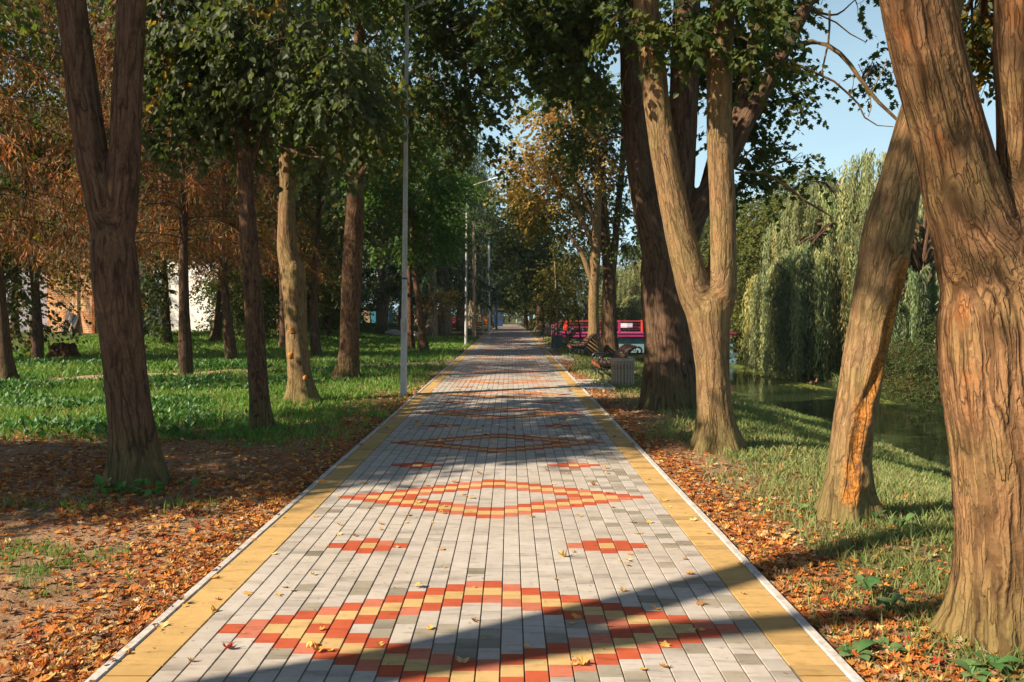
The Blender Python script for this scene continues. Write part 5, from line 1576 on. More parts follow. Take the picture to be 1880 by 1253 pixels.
# ------------------------------------------------------------------ grass, weeds and litter
def blades(n, xr, yr, seed, hmin=.04, hmax=.11, dens_pow=1.0, thr=.35, colr=None):
    rg = np.random.default_rng(seed)
    u = rg.random(n * 3)
    a, b = yr
    y = a * (b / a) ** u if dens_pow == 1 else a + (b - a) * u
    x = xr[0] + (xr[1] - xr[0]) * rg.random(n * 3)
    inview = (x / y > -0.68) & (x / y < 0.70)
    x, y = x[inview], y[inview]
    gm = grass_mask(x, y)
    cl = n2(x, y, 5.5, seed + 1, 2)
    k = (rg.random(len(x)) < gm * (.35 + .65 * sstep(.35, .6, cl))) & (gz(x, y) > WATER + .02)
    k &= (np.abs(x - CX) > 1.62)
    x, y, cl = x[k][:n], y[k][:n], cl[k][:n]
    m = len(x)
    z_ = gz(x, y) - .005
    h = (hmin + (hmax - hmin) * rg.random(m) ** 1.5) * (.7 + .7 * cl) * (1 - .3 * sstep(5, 7, x) * (x < 9)) * (1 + .25 * sstep(10, 30, y))
    w = (.0013 + .00060 * y) * (.7 + .6 * rg.random(m))
    a = rg.random(m) * 6.283
    d = np.stack([np.cos(a), np.sin(a), np.zeros(m)], 1)
    ln = rg.random(m) * 6.283
    lean = np.stack([np.cos(ln), np.sin(ln), np.zeros(m)], 1) * (h * (.15 + .75 * rg.random(m)))[:, None]
    p = np.stack([x, y, z_], 1)
    up = np.array([0, 0, 1.0])
    v = np.stack([p - d * w[:, None], p + d * w[:, None], p + d * w[:, None] * .7 + up * (h * .55)[:, None] + lean * .35, p - d * w[:, None] * .7 + up * (h * .55)[:, None] + lean * .35, p + up * (h * .92)[:, None] + lean], 1)
    right = (x > 0)
    big = n2(x, y, .6, 71)
    c0 = np.where(right[:, None], np.array([0.14, 0.21, 0.055]), np.array([0.095, 0.24, 0.035]))
    c1 = np.where(right[:, None], np.array([0.33, 0.34, 0.14]), np.array([0.25, 0.36, 0.08]))
    t = np.clip(rg.random(m) * .7 + (big - .5) * 1.2, 0, 1)[:, None]
    c = c0 * (1 - t) + c1 * t
    dry = rg.random(m) < .08
    c = np.where(dry[:, None], np.array([0.34, 0.26, 0.12]), c) * (1 + .3 * (rg.random((m, 1)) - .5))
    mb = MB()
    q = (np.arange(m) * 5)[:, None]
    mb.add(v.reshape(-1, 3), q + np.array([[0, 1, 2, 3]]), 0, np.repeat(c, 5, 0))
    nv = mb.n
    mb.g.append((np.zeros((0, 3)), q + np.array([[3, 2, 4]]), 0, np.zeros((0, 3)), None))
    return mb


tag(blades(115000, (-17, -1.7), (6.0, 46), 81, .05, .13).build('lawn_grass', [M['grass']]), 'green lawn grass left of the path', kind='stuff')
tag(blades(125000, (1.45, 9.2), (3.1, 46), 82, .04, .10).build('bank_grass', [M['grass']]), 'grass on the bank between the path and the river', kind='stuff')
tag(blades(9000, (-5, -1.75), (3.2, 9.5), 83, .03, .09, thr=.5).build('sparse_grass', [M['grass']]), 'sparse grass tufts in the bare soil left of the path', kind='stuff')
tag(blades(22000, (10.5, 26), (23, 60), 84, .08, .28).build('far_bank_grass', [M['grass']]), 'tall grass on the far river bank', kind='stuff')

# broad leaved ground cover in the left lawn
rg = np.random.default_rng(90)
n = 60000
y = 8.5 * (24 / 8.5) ** rg.random(n); x = -17 + 14.5 * rg.random(n)
k = (x / y > -.66) & (rg.random(n) < grass_mask(x, y) * sstep(.42, .6, n2(x, y, .7, 95)) * sstep(-2.6, -5.5, x))
x, y = x[k][:26000], y[k][:26000]
m = len(x)
a = rg.random(m) * 6.283
yd = np.stack([np.cos(a), np.sin(a), .5 + 1.2 * rg.random(m)], 1)
sz = (.05 + .07 * rg.random(m)) * (1 + .3 * sstep(10, 25, y))
pos = np.stack([x, y, gz(x, y) + .01 + .06 * rg.random(m)], 1)
mb = MB()
tv, tf = T_quad(); tv = tv * [.75, 1, 1]
scatter(mb, (tv, tf), pos, yd, np.stack([-np.cos(a) * .6, -np.sin(a) * .6, np.ones(m)], 1), sz, palette(rg, m, [(4, (0.045, 0.135, 0.030)), (3, (0.08, 0.19, 0.045)), (1, (0.14, 0.24, 0.07))], .3))
tag(mb.build('ground_cover', [M['weed']]), 'leafy ground cover in the left lawn', kind='stuff')

LIT = [(4, (0.48, 0.17, 0.038)), (3, (0.60, 0.27, 0.06)), (3, (0.38, 0.11, 0.03)), (1.6, (0.64, 0.42, 0.15)), (2.6, (0.22, 0.095, 0.045)), (.2, (0.5, 0.05, 0.02)), (1.2, (0.55, 0.40, 0.24)), (1.5, (0.34, 0.20, 0.11))]


def litter(n, xr, yr, seed, dens, smin=.024, smax=.060, lift=.009, uniform=False):
    rg = np.random.default_rng(seed)
    N = n * 13
    y = yr[0] * (yr[1] / yr[0]) ** rg.random(N) if not uniform else yr[0] + (yr[1] - yr[0]) * rg.random(N)
    x = xr[0] + (xr[1] - xr[0]) * rg.random(N)
    k = (np.abs(x / y) < .72) & (rg.random(N) < dens(x, y))
    x, y = x[k][:n], y[k][:n]
    m = len(x)
    a = rg.random(m) * 6.283
    yd = np.stack([np.cos(a), np.sin(a), .16 * rg.normal(size=m)], 1)
    zd = norm(np.array([0, 0, 1.0]) + .30 * rg.normal(size=(m, 3)) * [1, 1, 0]) * np.where(rg.random(m) < .85, 1, -1)[:, None]
    sz = smin + (smax - smin) * rg.random(m) ** 1.3
    onpath = (x > PATH_L) & (x < PATH_R)
    g = np.where(onpath, gz(x * 0, y, False) + .03 * sstep(50, 20, y) + .004, gz(x, y))
    pos = np.stack([x, y, g + .012 + lift * rg.random(m)], 1)
    return pos, yd, zd, sz, palette(rg, m, LIT, .28), rg.normal(size=m) * .34 + .10


def d_left(x, y):
    e = -x - 1.73
    edge = np.exp(-np.maximum(e, 0) / .38)
    pat = sstep(.48, .64, n2(x, y, 1.9, 51)) * .42 + .06
    soil = 1 - grass_mask(x, y)
    far_ = sstep(5.6, 6.8, y) * .95 * (1 - .5 * sstep(9.5, 11, y))
    return np.clip((edge * .95 + pat * (.36 + far_) + .22 * (far_ > .3)) * (.12 + .88 * soil) * sstep(26, 10, y), 0, 1) * ((e > .02) | (_hash((x * 997).astype(np.int64), (y * 991).astype(np.int64), (x * 0).astype(np.int64), 5) < .05))


def d_right(x, y):
    e = x - 1.45
    edge = np.exp(-np.maximum(e - .15, 0) / .24)
    pat = sstep(.44, .64, n2(x, y, 1.8, 52)) * .26 + .035
    soil = 1 - grass_mask(x, y) * .7
    return np.clip(edge * .9 + pat * .55 * sstep(7.5, 5.0, x) * (.25 + .75 * soil), 0, 1) * sstep(40, 12, y) * (e > .02)


for nm, n, xr, yr, sd, dn, lb in (('fallen_leaves', 19000, (-7.5, -1.67), (2.9, 26), 91, d_left, 'brown and orange fallen leaves on the soil left of the path'), ('fallen_leaves', 12500, (1.44, 6.5), (2.9, 34), 92, d_right, 'orange fallen leaves along the kerb and grass right of the path')):
    pos, yd, zd, sz, cl, cu = litter(n, xr, yr, sd, dn)
    mb = MB()
    nr = pos[:, 1] < 7.5
    scatter(mb, 'maple', pos[nr], yd[nr], zd[nr], sz[nr], cl[nr], curl=cu[nr])
    s_ = ~nr
    scatter(mb, 'quad', pos[s_], yd[s_], zd[s_], sz[s_] * 1.1, cl[s_], curl=cu[s_])
    tag(mb.build(nm, [M['dryleaf']]), lb, kind='stuff')


# twigs in the litter
rg = np.random.default_rng(121)
mb = MB()
for q in range(420):
    side = q % 2
    y = 3.3 * (16 / 3.3) ** rg.random()
    x = (-1.8 - 4.5 * rg.random() ** 1.5) if side else (1.5 + 4.0 * rg.random() ** 1.5)
    a = rg.random() * 6.283; L = .04 + .16 * rg.random() ** 2
    p = np.array([x, y, g1(x, y) + .012]); d = np.array([math.cos(a), math.sin(a), .08 * rg.normal()]) * L
    mb.tube(np.array([p, p + d * .5 + rg.normal(size=3) * [.006, .006, .002], p + d]), [.0022, .0018, .001], 4, 0, (.16 + .1 * rg.random(), .10, .06), cap=False)
tag(mb.build('twigs', [M['dryleaf']]), 'small twigs lying in the leaf litter', kind='stuff')

# leaves lying on the pavers: the nearer ones one by one
PLIT = [(5, (0.66, 0.42, 0.12)), (3, (0.60, 0.30, 0.07)), (2, (0.70, 0.52, 0.24)), (1, (0.40, 0.20, 0.08)), (.2, (0.5, 0.05, 0.02))]
pos, yd, zd, sz, cl, cu = litter(150, (PATH_L + .03, PATH_R - .03), (3.35, 13), 96, lambda x, y: .45 + .55 * sstep(.45, .6, n2(x, y, 1.2, 97)), .028, .062, .003)
cl = palette(np.random.default_rng(5), len(pos), PLIT, .2)
for i in range(len(pos)):
    mb = MB()
    scatter(mb, 'maple', np.zeros((1, 3)), yd[i:i + 1], zd[i:i + 1] * [1, 1, 1.6], sz[i:i + 1], cl[i:i + 1], curl=cu[i:i + 1] * 1.2)
    V = mb.g[-1][0]
    o = mb.build('fallen_leaf', [M['dryleaf']], loc=(pos[i, 0], pos[i, 1], -V[:, 2].min() + .003))
    tag(o, 'dry yellow orange leaf lying on the patterned paving', 'leaf', 'dry leaves lying on the patterned paving')
pos, yd, zd, sz, cl, cu = litter(520, (PATH_L + .03, PATH_R - .03), (9, 60), 98, lambda x, y: .3 + .7 * sstep(.45, .6, n2(x, y, .7, 99)), .04, .08, .004)
mb = MB(); scatter(mb, 'quad', pos, yd, zd, sz * 1.15, palette(np.random.default_rng(6), len(pos), PLIT + [(3, (.25, .13, .06))], .2), curl=cu)
tag(mb.build('scattered_leaves', [M['dryleaf']]), 'small fallen leaves scattered along the far paving', kind='stuff')
# crumbs, bits of twig on the paving
rg = np.random.default_rng(111)
n = 1500
y = 3.3 * (12 / 3.3) ** rg.random(n); x = PATH_L + .05 + (PATH_R - PATH_L - .1) * rg.random(n)
a = rg.random(n) * 6.283
mb = MB(); scatter(mb, 'slim', np.stack([x, y, np.full(n, .004)], 1), np.stack([np.cos(a), np.sin(a), .05 * rg.normal(size=n)], 1), np.tile([0, 0, 1.0], (n, 1)) + .3 * rg.normal(size=(n, 3)), .006 + .022 * rg.random(n) ** 2, palette(rg, n, [(3, (.20, .11, .05)), (2, (.4, .24, .1))], .3))
tag(mb.build('leaf_crumbs', [M['dryleaf']]), 'crumbs of leaf and twig on the paving', kind='stuff')


def rosette(px, py_guess_z, n, L, seed, label, pal=[(3, (0.07, 0.17, 0.05)), (2, (0.13, 0.23, 0.08))], name='broadleaf_weed', up=.6, x=None, cat='weed', templ=None):
    rg = np.random.default_rng(seed)
    z_ = py_guess_z
    X = x if x is not None else (px - 937.0) / F * z_
    o = empty(name, (X, z_, g1(X, z_)), label=label, cat=cat)
    for i in range(n):
        a = i * 6.283 / n + rg.random() * .7
        l = L * (.7 + .5 * rg.random()); w = l * (.20 + .06 * rg.random())
        s = np.linspace(0, 1, 8)
        d = np.array([math.cos(a), math.sin(a)])
        r = l * .85 * s; h = l * up * (1.6 * s - 1.25 * s ** 2) * (.7 + .6 * rg.random()) + .01
        wd = w * np.array([.12, .25, .62, .92, 1.0, .85, .5, .03]) * (1 + .10 * np.cos(np.arange(8) * 2.5))
        cx = np.stack([d[0] * r, d[1] * r, h], 1); sd = np.array([-d[1], d[0], 0])
        V = np.concatenate([cx + sd * wd[:, None] + [0, 0, .0], cx - [0, 0, .12 * w], cx - sd * wd[:, None]])
        Q = [[k, k + 1, 8 + k + 1, 8 + k] for k in range(7)] + [[8 + k, 8 + k + 1, 16 + k + 1, 16 + k] for k in range(7)]
        MB().add(V, Q, 0, palette(rg, 1, pal, .25)[0]).build('leaf', [M['weed']], o, smooth=True)
    return o


rosette(1580, 3.55, 7, .125, 1, 'pale green dandelion rosette beside the kerb at the bottom right')
rosette(1640, 3.62, 6, .11, 2, 'broad leaved weed among orange leaves left of the thick trunk roots')
rosette(1832, 3.42, 8, .13, 3, 'green weed clump growing at the foot of the thick forked trunk')
rosette(1800, 3.35, 6, .12, 4, 'small weed below the thick forked trunk, left of the green clump')
rosette(1600, 4.35, 5, .13, 5, 'narrow leaved weed in the shaded grass by the kerb leaves', up=1.2)
rosette(1642, 4.1, 4, .14, 6, 'upright pale leaf weed left of the thick trunk', up=1.5)
rosette(1610, 5.9, 5, .14, 7, 'dark leaved weed just right of the leaning trunk foot', up=1.0)
rosette(1665, 5.75, 5, .13, 8, 'dark leaved weed in the long thin shadow of the leaning trunk', up=1.0)
rosette(1480, 6.2, 5, .12, 9, 'flat weed left of the leaning trunk foot')
rosette(1385, 8.9, 5, .12, 10, 'weed in the grass right of the pale forked trunk')
# shoots round the foot of the nearest left tree
rg = np.random.default_rng(15)
for q, (px_s, pz, n_s, lb) in enumerate(((195, 6.75, 16, 'green leafy shoots left of the nearest left trunk'), (262, 6.72, 16, 'green leafy shoots in front of the nearest left trunk'), (345, 7.0, 3, 'small green shoot right of the nearest left trunk'))):
    X = (px_s - 937) / F * pz
    o = empty('basal_shoots', (X, pz, g1(X, pz)), label=lb, cat='shoots')
    ps = np.stack([rg.normal(size=n_s) * .09, rg.normal(size=n_s) * .05, .03 + .09 * rg.random(n_s)], 1)
    mb = MB(); scatter(mb, 'heart', ps, np.stack([rg.normal(size=n_s), rg.normal(size=n_s) - .4, rg.normal(size=n_s) * .4], 1), np.tile([0, -.6, 1.0], (n_s, 1)) + .3 * rg.normal(size=(n_s, 3)), .06 + .03 * rg.random(n_s), palette(rg, n_s, [(3, (0.05, 0.15, 0.02)), (2, (0.09, 0.2, 0.03))], .2))
    tag(mb.build('leaves', [M['weed']], o), kind='stuff')
    mb = MB()
    for k in range(0, n_s, 2):
        mb.tube(np.array([[ps[k, 0] * .4, ps[k, 1] * .4, -.02], ps[k]]), .002, 4, 0, (.1, .08, .03))
    mb.build('stems', [M['bark_brown']], o)

# pale stones in front of the spruces
for q, (px, z_, s, lb) in enumerate(((722, 50, .95, 'long low pale stone left of the near lamp post'), (757, 48.5, .8, 'pale stone just right of the near lamp post'), (783, 51.5, .65, 'small pale stone by the mottled spruce trunk'))):
    rg = np.random.default_rng(200 + q)
    X = (px - 937) / F * z_
    th = np.linspace(0, 2 * np.pi, 14, endpoint=False)
    rows = []
    for h, r in ((-.05, 1.0), (.10, .95), (.22, .7), (.30, .35)):
        rr = r * (.8 + .3 * rg.random(14)) * .42 * s
        rows.append(np.stack([rr * np.cos(th) * 1.4, rr * np.sin(th) * .7, np.full(14, h * s ** .5) + .04 * rg.random(14)], 1))
    V = np.concatenate(rows + [[[0, 0, .33 * s ** .5]]])
    mb = MB().add(V, [[a * 14 + b, a * 14 + (b + 1) % 14, (a + 1) * 14 + (b + 1) % 14, (a + 1) * 14 + b] for a in range(3) for b in range(14)])
    mb.add(V, [[42 + b, 42 + (b + 1) % 14, 56] for b in range(14)])
    tag(mb.build('stone', [M['rock']], loc=(X, z_, g1(X, z_))), lb, 'stone', 'pale stones under the spruces')


# ------------------------------------------------------------------ street lamps
def lamp(x, y, label, lean=0.0, detail=True, base_h=1.1, H=7.0):
    g = g1(x, y)
    o = empty('street_lamp', (x, y, g), label=label, cat='street lamp', group='street lamps along the left side of the path')
    top = np.array([lean, 0, H])
    MB().tube([(0, 0, -.1), tuple(top * .18), tuple(top * .19)], [.060, .058, .050], 14).tube([tuple(top * .185), tuple(top * .5), tuple(top)], [.050, .044, .030], 14).build('pole', [M['pole']], o, smooth=True)
    MB().tube([tuple(top * .175), tuple(top * .198)], .064, 14).build('collar', [M['pole']], o, smooth=True)
    if detail:
        MB().tube([tuple(top * .30), tuple(top * .305)], .056, 12).build('clamp', [M['iron']], o)
    s = np.linspace(0, 1, 9)
    arm = np.stack([lean + 1.0 * s, 0 * s, H - .15 + .35 * np.sin(s * 1.3)], 1)
    MB().tube(arm, .022, 8).build('arm', [M['pole']], o, smooth=True)
    hd = MB()
    sec = np.linspace(0, 1, 9)
    w = .09 * np.array([.35, .75, 1, 1.1, 1.1, 1.02, .9, .7, .35]); th = .05 * np.array([.5, .8, 1, 1.15, 1.2, 1.1, .95, .7, .3])
    rot = math.radians(14)
    rings = []
    for k in range(9):
        a = np.linspace(0, 2 * np.pi, 12, endpoint=False)
        cx = arm[-1, 0] - .08 + sec[k] * .62 * math.cos(rot); cz = arm[-1, 2] + sec[k] * .62 * math.sin(rot)
        rings.append(np.stack([np.full(12, cx), w[k] * np.cos(a), cz + th[k] * np.where(np.sin(a) > 0, np.sin(a), np.sin(a) * .35)], 1))
    V = np.concatenate(rings)
    hd.add(V, [[i * 12 + j, i * 12 + (j + 1) % 12, (i + 1) * 12 + (j + 1) % 12, (i + 1) * 12 + j] for i in range(8) for j in range(12)])
    hd.add(V[:12], [list(range(12))[::-1]]); hd.add(V[-12:], [list(range(12))])
    h = hd.build('lamp_head', [M['lamp_head']], o, smooth=True)
    gl = MB()
    c0 = arm[-1] + [.22 * math.cos(rot) + .05, 0, .22 * math.sin(rot) - .02]
    gl.lathe([(0, -.035), (.04, -.03), (.065, -.01), (.07, .005)], (0, 0, 0), 10)
    V = gl.g[-1][0] * [1.6, 1, 1] + c0; gl.g[-1] = (V, gl.g[-1][1], 0, None, None)
    gl.build('lamp_glass', [M['lamp_glass']], h, smooth=True)
    return o


lamp(-1.93, 14.7, 'tall grey lamp post with rusty streaks, nearest to the viewer', .10)
lamp(-1.95, 35.7, 'second lamp post along the path, its white head showing against the trees', .06)
for y_, lb in ((57, 'third lamp post, bluish, where the spruce shade begins'), (78, 'fourth lamp post from the viewer, pale and thin'), (99, 'fifth lamp post from the viewer'), (120, 'farthest lamp post, at the vanishing end of the path')):
    lamp(-1.95, y_, lb, .0, False)


def post(px, z_, h, r, mat, label):
    X = (px - 937) / F * z_
    o = empty('wooden_post', (X, z_, g1(X, z_)), label=label, cat='post', group='plain posts beside the lamp posts')
    MB().tube([(0, 0, -.1), (0, 0, h * .5), (.02, 0, h)], [r, r * .9, r * .75], 10).build('shaft', [mat], o, smooth=True)
    MB().tube([(.02, 0, h * .985), (.02, 0, h + .03)], [r * .9, r * .9], 10).build('cap', [M['iron']], o)


post(869.5, 47, 6.8, .09, M['pole_wood'], 'brown wooden post just right of the second lamp post')
post(873, 50, 5.5, .05, M['pole_wood'], 'thin wooden post close behind the brown one')
post(897.5, 54, 6.5, .085, M['lamp_head'], 'pale post between the third lamp and the orange panels')
post(906, 88, 7.0, .08, M['pole_blue'], 'thin blue grey post far along the path')
post(911.5, 70, 6.0, .10, M['pole_blue'], 'blue grey post right of the pale post')


# ------------------------------------------------------------------ benches and bins
def make_bench(x, y, label, L=1.55):
    o = empty('park_bench', (x, y, g1(x + .4, y + .7) + .0), label=label, cat='bench', group='cast iron benches along the right side')
    back = [(.50, .36), (.60, .52), (.70, .66), (.80, .745), (.90, .76), (.955, .71), (.945, .64), (.89, .62), (.86, .66), (.885, .69)]
    for e, yy in enumerate((.06, L - .06)):
        m = MB()
        r = .017

        def sw(pts, rr=r, n=16, closed=False):
            C = catmull(np.array([[a, yy, b] for a, b in pts]), n)
            m.tube(C, rr, 6)
        sw(back, .021, 26)
        sw([(.06, .36), (.02, .30), (.02, .22), (.10, .16), (.11, .09), (.04, .03), (.00, -.01)], .022)
        sw([(.50, .36), (.56, .26), (.66, .14), (.74, .05), (.80, -.01)], .024)
        sw([(.06, .36), (.2, .33), (.36, .33), (.50, .36)], .02)
        sw([(.08, .30), (.2, .18), (.36, .17), (.54, .30)], .015)
        sw([(.06, .37), (.02, .44), (.05, .53), (.14, .565), (.30, .56), (.42, .54), (.55, .52)], .02)
        sw([(.14, .565), (.10, .52), (.13, .48), (.17, .50)], .012, 10)
        # scroll lattice of the arm and the side panel
        for (cx, cz, rr) in ((.14, .43, .045), (.235, .45, .05), (.335, .44, .05), (.43, .43, .045), (.19, .385, .025), (.29, .385, .025), (.39, .385, .022), (.50, .46, .03),
                             (.16, .26, .035), (.26, .25, .045), (.36, .25, .045), (.45, .28, .035), (.62, .60, .028), (.70, .69, .025), (.80, .70, .03), (.56, .50, .022)):
            a = np.linspace(0, 2 * np.pi, 11)[:-1]
            m.tube(np.stack([cx + rr * np.cos(a), np.full(10, yy), cz + rr * np.sin(a)], 1), .010, 5, closed=True)
        m.tube([(-.03, yy, .0), (.06, yy, .0)], .022, 6)
        m.tube([(.76, yy, .0), (.86, yy, .0)], .022, 6)
        m.build('iron_end', [M['iron']], o, smooth=True)
    # seat slats follow a slight dip, back slats follow the scroll
    seat = [(.035, .33, -75), (.075, .385, -12), (.175, .375, 0), (.275, .372, 0), (.375, .376, 3), (.465, .392, 12)]
    bk = [(.525, .455, 57), (.588, .545, 55), (.655, .63, 52), (.725, .70, 42), (.805, .752, 22)]
    for i, (sx_, sz_, ang) in enumerate(seat + bk):
        w = .082 if i else .07
        m = MB().bevbox((-w / 2, 0, -.013), (w / 2, L, .013), .004)
        s_ = m.build('slat', [M['slat_end'] if i == 0 else M['slat']], o)
        s_.location = (sx_, 0, sz_ + .018)
        s_.rotation_euler = (0, -math.radians(ang), 0)
    return o


make_bench(1.90, 17.7, 'wooden slatted bench with black iron scroll ends behind the pale bin')
make_bench(1.93, 26.5, 'black iron bench in front of the sunlit trunk')
make_bench(1.98, 33.6, 'black iron bench beside the dark bin')
make_bench(1.98, 52, 'small distant bench against the dark tree trunk')
make_bench(2.0, 71, 'farthest bench beside the path, almost lost in shade')


def make_bin(x, y, mat, rim, label, r=.225, H=.56, group='litter bins beside the benches'):
    o = empty('litter_bin', (x, y, g1(x, y) + .0), label=label, cat='litter bin', group=group)
    n = 22
    w = 2 * math.pi * r / n * .86
    sl = MB().bevbox((-w / 2, -.014, .02), (w / 2, .014, H - .035), .006)
    me = sl.mesh('slat', [mat])
    for k in range(n):
        s = bpy.data.objects.new('slat', me); COL.objects.link(s); s.parent = o
        a = k * 2 * math.pi / n
        s.location = (r * math.cos(a), r * math.sin(a), 0)
        s.rotation_euler = (0, 0, a + math.pi / 2)
    MB().lathe([(r - .03, .0), (r - .02, .02), (r - .02, H - .06), (r - .05, H - .06), (r - .05, .1), (0, .1)], sides=22).build('liner', [M['iron']], o, smooth=False)
    MB().lathe([(r + .016, H - .045), (r + .026, H - .03), (r + .026, H - .008), (r + .012, H + .004), (r - .05, H + .004), (r - .06, H - .02)], sides=28).build('rim', [rim], o, smooth=True)
    return o


make_bin(2.32, 16.85, M['binwood'], M['binrim'], 'round pale wooden bin with vertical slats in front of the bench')
make_bin(1.88, 32.9, M['bindark'], M['bindark'], 'round dark grey slatted bin beside the young tree', r=.21)
make_bin(2.35, 51, M['binwood'], M['binrim'], 'small far slatted bin near the distant bench', r=.2)

# ------------------------------------------------------------------ the pink footbridge
YB = 43.75
fb = empty('footbridge', (0, YB, 0), label='pink painted footbridge with railings crossing the river', cat='bridge')
MB().box((2.9, .0, .14), (12.3, 1.9, .30)).build('deck_girder', [M['magenta']], fb)
MB().box((2.88, -.04, .302), (12.32, 1.94, .36)).build('deck', [M['magenta']], fb)
MB().box((4.6, .25, -.72), (12.0, .65, .06)).build('pier_beam', [M['bluewall']], fb)
MB().box((4.6, .2, -1.6), (5.1, 1.6, -.725)).build('abutment', [M['bluewall']], fb)
MB().box((11.6, .2, -1.6), (12.2, 1.6, -.725)).build('abutment', [M['bluewall']], fb)
px_posts = [3.0, 4.43, 5.85, 7.35, 8.8, 10.25, 11.7]
for yy, mt in ((.02, M['magenta']), (1.88, M['red_sunlit_pink'])):  # far railing coloured red to stand for sun on the pink paint
    for xp in px_posts:
        MB().bevbox((xp - .055, yy - .055, .362), (xp + .055, yy + .055, 1.02), .01).build('railing_post', [M['red_sunlit_pink'] if xp == 3.0 else mt], fb)
    for zr in ((.96, .82, .68, .54) if mt is M['magenta'] else (.96, .60)):
        MB().tube([(3.0, yy, zr), (11.7, yy, zr)], .014 if zr > .9 else .008, 8).build('rail', [mt], fb)
for k in range(3):
    MB().box((2.35 + .18 * k, .05, -.1 - .04), (2.53 + .18 * k, 1.85, .06 + .10 * k)).build('step', [M['magenta']], fb)
for yy in (.02, 1.88):
    MB().tube([(2.3, yy, -.05), (2.32, yy, .72), (2.99, yy, .98)], .025, 8).build('stair_rail', [M['magenta']], fb)
    MB().tube([(2.55, yy, .05), (2.62, yy, .8)], .02, 8).build('baluster', [M['magenta']], fb)
# board on the railing
sgn = empty('sign_board', (0, 0, 0), label='small white and pale blue board on the footbridge railing', cat='sign')
MB().box((6.13, YB + 1.72, .60), (6.50, YB + 1.75, .84)).build('white_panel', [M['white']], sgn)
MB().box((6.503, YB + 1.72, .61), (6.80, YB + 1.75, .84)).build('blue_panel', [M['paleblue']], sgn)

# duckweed along the far shore
rg = np.random.default_rng(66)
n = 9000
y = 22 + 26 * rg.random(n); off = np.abs(rg.normal(size=n)) * .35
k = n2(y * 0 + off * .6, y, .55, 67) > .46
x = far_shore(y) - .25 - off
a = rg.random(n) * 6.283
mb = MB(); scatter(mb, 'quad', np.stack([x, y, np.full(n, WATER + .006)], 1)[k], np.stack([np.cos(a), np.sin(a), 0 * a], 1)[k], np.tile([0, 0, 1.0], (k.sum(), 1)), .05 + .06 * rg.random(k.sum()), palette(rg, k.sum(), [(1, (.26, .30, .07)), (1, (.20, .25, .06))], .2))
tag(mb.build('duckweed', [M['grass']]), 'pale green duckweed along the far shore', kind='stuff')
# duck on the water
dk = empty('duck', (11.2, 30.2, WATER), label='small brown duck swimming near the far bank', cat='duck')
prof = np.array([(-.20, .05, .015), (-.15, .06, .05), (-.05, .05, .085), (.06, .05, .085), (.13, .07, .06), (.15, .12, .04), (.155, .17, .036), (.165, .20, .034), (.19, .205, .022), (.225, .20, .008)])
MB().tube(np.stack([prof[:, 0], 0 * prof[:, 0], prof[:, 1]], 1), prof[:, 2], 10).build('body', [plain_mat('duck_feathers', (0.20, 0.10, 0.05), .8, .2, .4, 30)], dk, smooth=True)

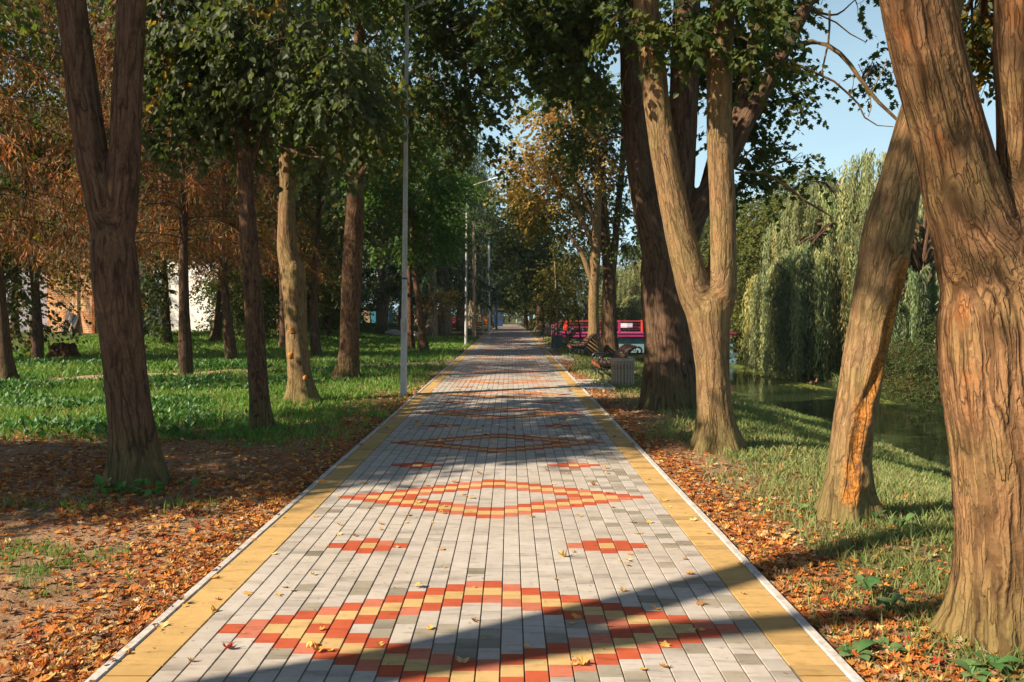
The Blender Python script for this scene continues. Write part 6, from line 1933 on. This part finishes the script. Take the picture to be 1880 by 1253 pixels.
# ------------------------------------------------------------------ small things far along the lane
X = (833.5 - 937) / F * 72
rb = empty('red_container', (X, 72, g1(X, 72)), label='bright red box with a white label between the spruce trunks', cat='container')
MB().bevbox((-.24, -.22, .10), (.24, .22, .95), .03).build('box', [M['red_sunlit_pink']], rb)
MB().box((-.12, -.232, .52), (.06, -.224, .70)).build('label_plate', [M['white']], rb)
MB().bevbox((-.26, -.24, .955), (.26, .24, 1.0), .015).build('lid', [M['red_sunlit_pink']], rb)
for dx in (-.2, .17):
    MB().box((dx, -.1, -.05), (dx + .04, .1, .098)).build('leg', [M['iron']], rb)
for (px, z_, w, z0, z1, lb) in ((891, 84, .40, .15, .95, 'tall orange panel of the far playground, right one'), (877, 80, .30, .05, .5, 'low orange panel of the far playground, left one')):
    X = (px - 937) / F * z_
    pn = empty('orange_panel', (X, z_, g1(X, z_)), label=lb, cat='panel', group='orange panels of the far playground')
    MB().bevbox((-w / 2, 0, z0 + .25), (w / 2, .06, z1 + .15), .01).build('board', [M['orange']], pn)
    for dx in (-w / 2 - .05, w / 2 + .003):
        MB().box((dx, 0, -.1), (dx + .045, .06, z1 + .2)).build('upright', [M['orange']], pn)
    MB().box((-w / 2, .0, z0 + .02), (w / 2, .05, z0 + .10)).build('crossbar', [M['orange']], pn)
X = (918 - 937) / F * 105
kb = empty('blue_kiosk', (X, 105, g1(X, 105)), label='blue kiosk glimpsed behind the farthest lamp posts', cat='kiosk')
MB().box((-.7, 0, -.1), (.35, 1.6, 2.1)).build('wall', [M['blue']], kb)
MB().box((-.8, -.15, 2.103), (.45, 1.75, 2.25)).build('roof', [M['roof']], kb)
MB().box((-.45, -.03, .9), (.1, -.004, 1.6)).build('window', [M['glass']], kb)
X = (668 - 937) / F * 72
tb = empty('teal_shed', (X, 74, g1(X, 74)), label='low teal shed in the shade left of the big spruce trunk', cat='shed')
MB().box((-1.6, 0, -.1), (1.9, 2.5, 1.35)).build('wall', [M['teal']], tb)
MB().box((-1.75, -.2, 1.353), (2.05, 2.7, 1.5)).build('roof', [M['roof']], tb)
MB().box((-.5, -.04, -.05), (.2, -.004, 1.15)).build('door', [M['pole_wood']], tb)
X = (952.5 - 937) / F * 126
wv = empty('white_cart', (X, 126, g1(X, 126)), label='small white cart with a blue window at the far end of the path', cat='cart')
MB().bevbox((-.42, 0, .25), (.42, 1.2, 1.0), .05).build('body', [M['white']], wv)
MB().box((-.3, -.02, .55), (.3, -.003, .85)).build('window', [M['paleblue']], wv)
whm = MB()
for dx in (-.3, .22):
    wh = MB().tube([(dx, .1, .14), (dx + .09, .1, .14)], .15, 12)
    wh.build('wheel', [M['iron']], wv)


# thin morning air, only just seen at the end of the lane
hm = bpy.data.materials.new('haze_air'); hm.use_nodes = True; hm.node_tree.nodes.clear()
pv = hm.node_tree.nodes.new('ShaderNodeVolumePrincipled'); oo = hm.node_tree.nodes.new('ShaderNodeOutputMaterial')
pv.inputs['Density'].default_value = 0.00022; pv.inputs['Color'].default_value = (.80, .88, 1, 1)
hm.node_tree.links.new(pv.outputs[0], oo.inputs['Volume'])
tag(MB().box((-170, -62, -4.0), (170, 402, 30.0)).build('haze', [hm]), kind='stuff')
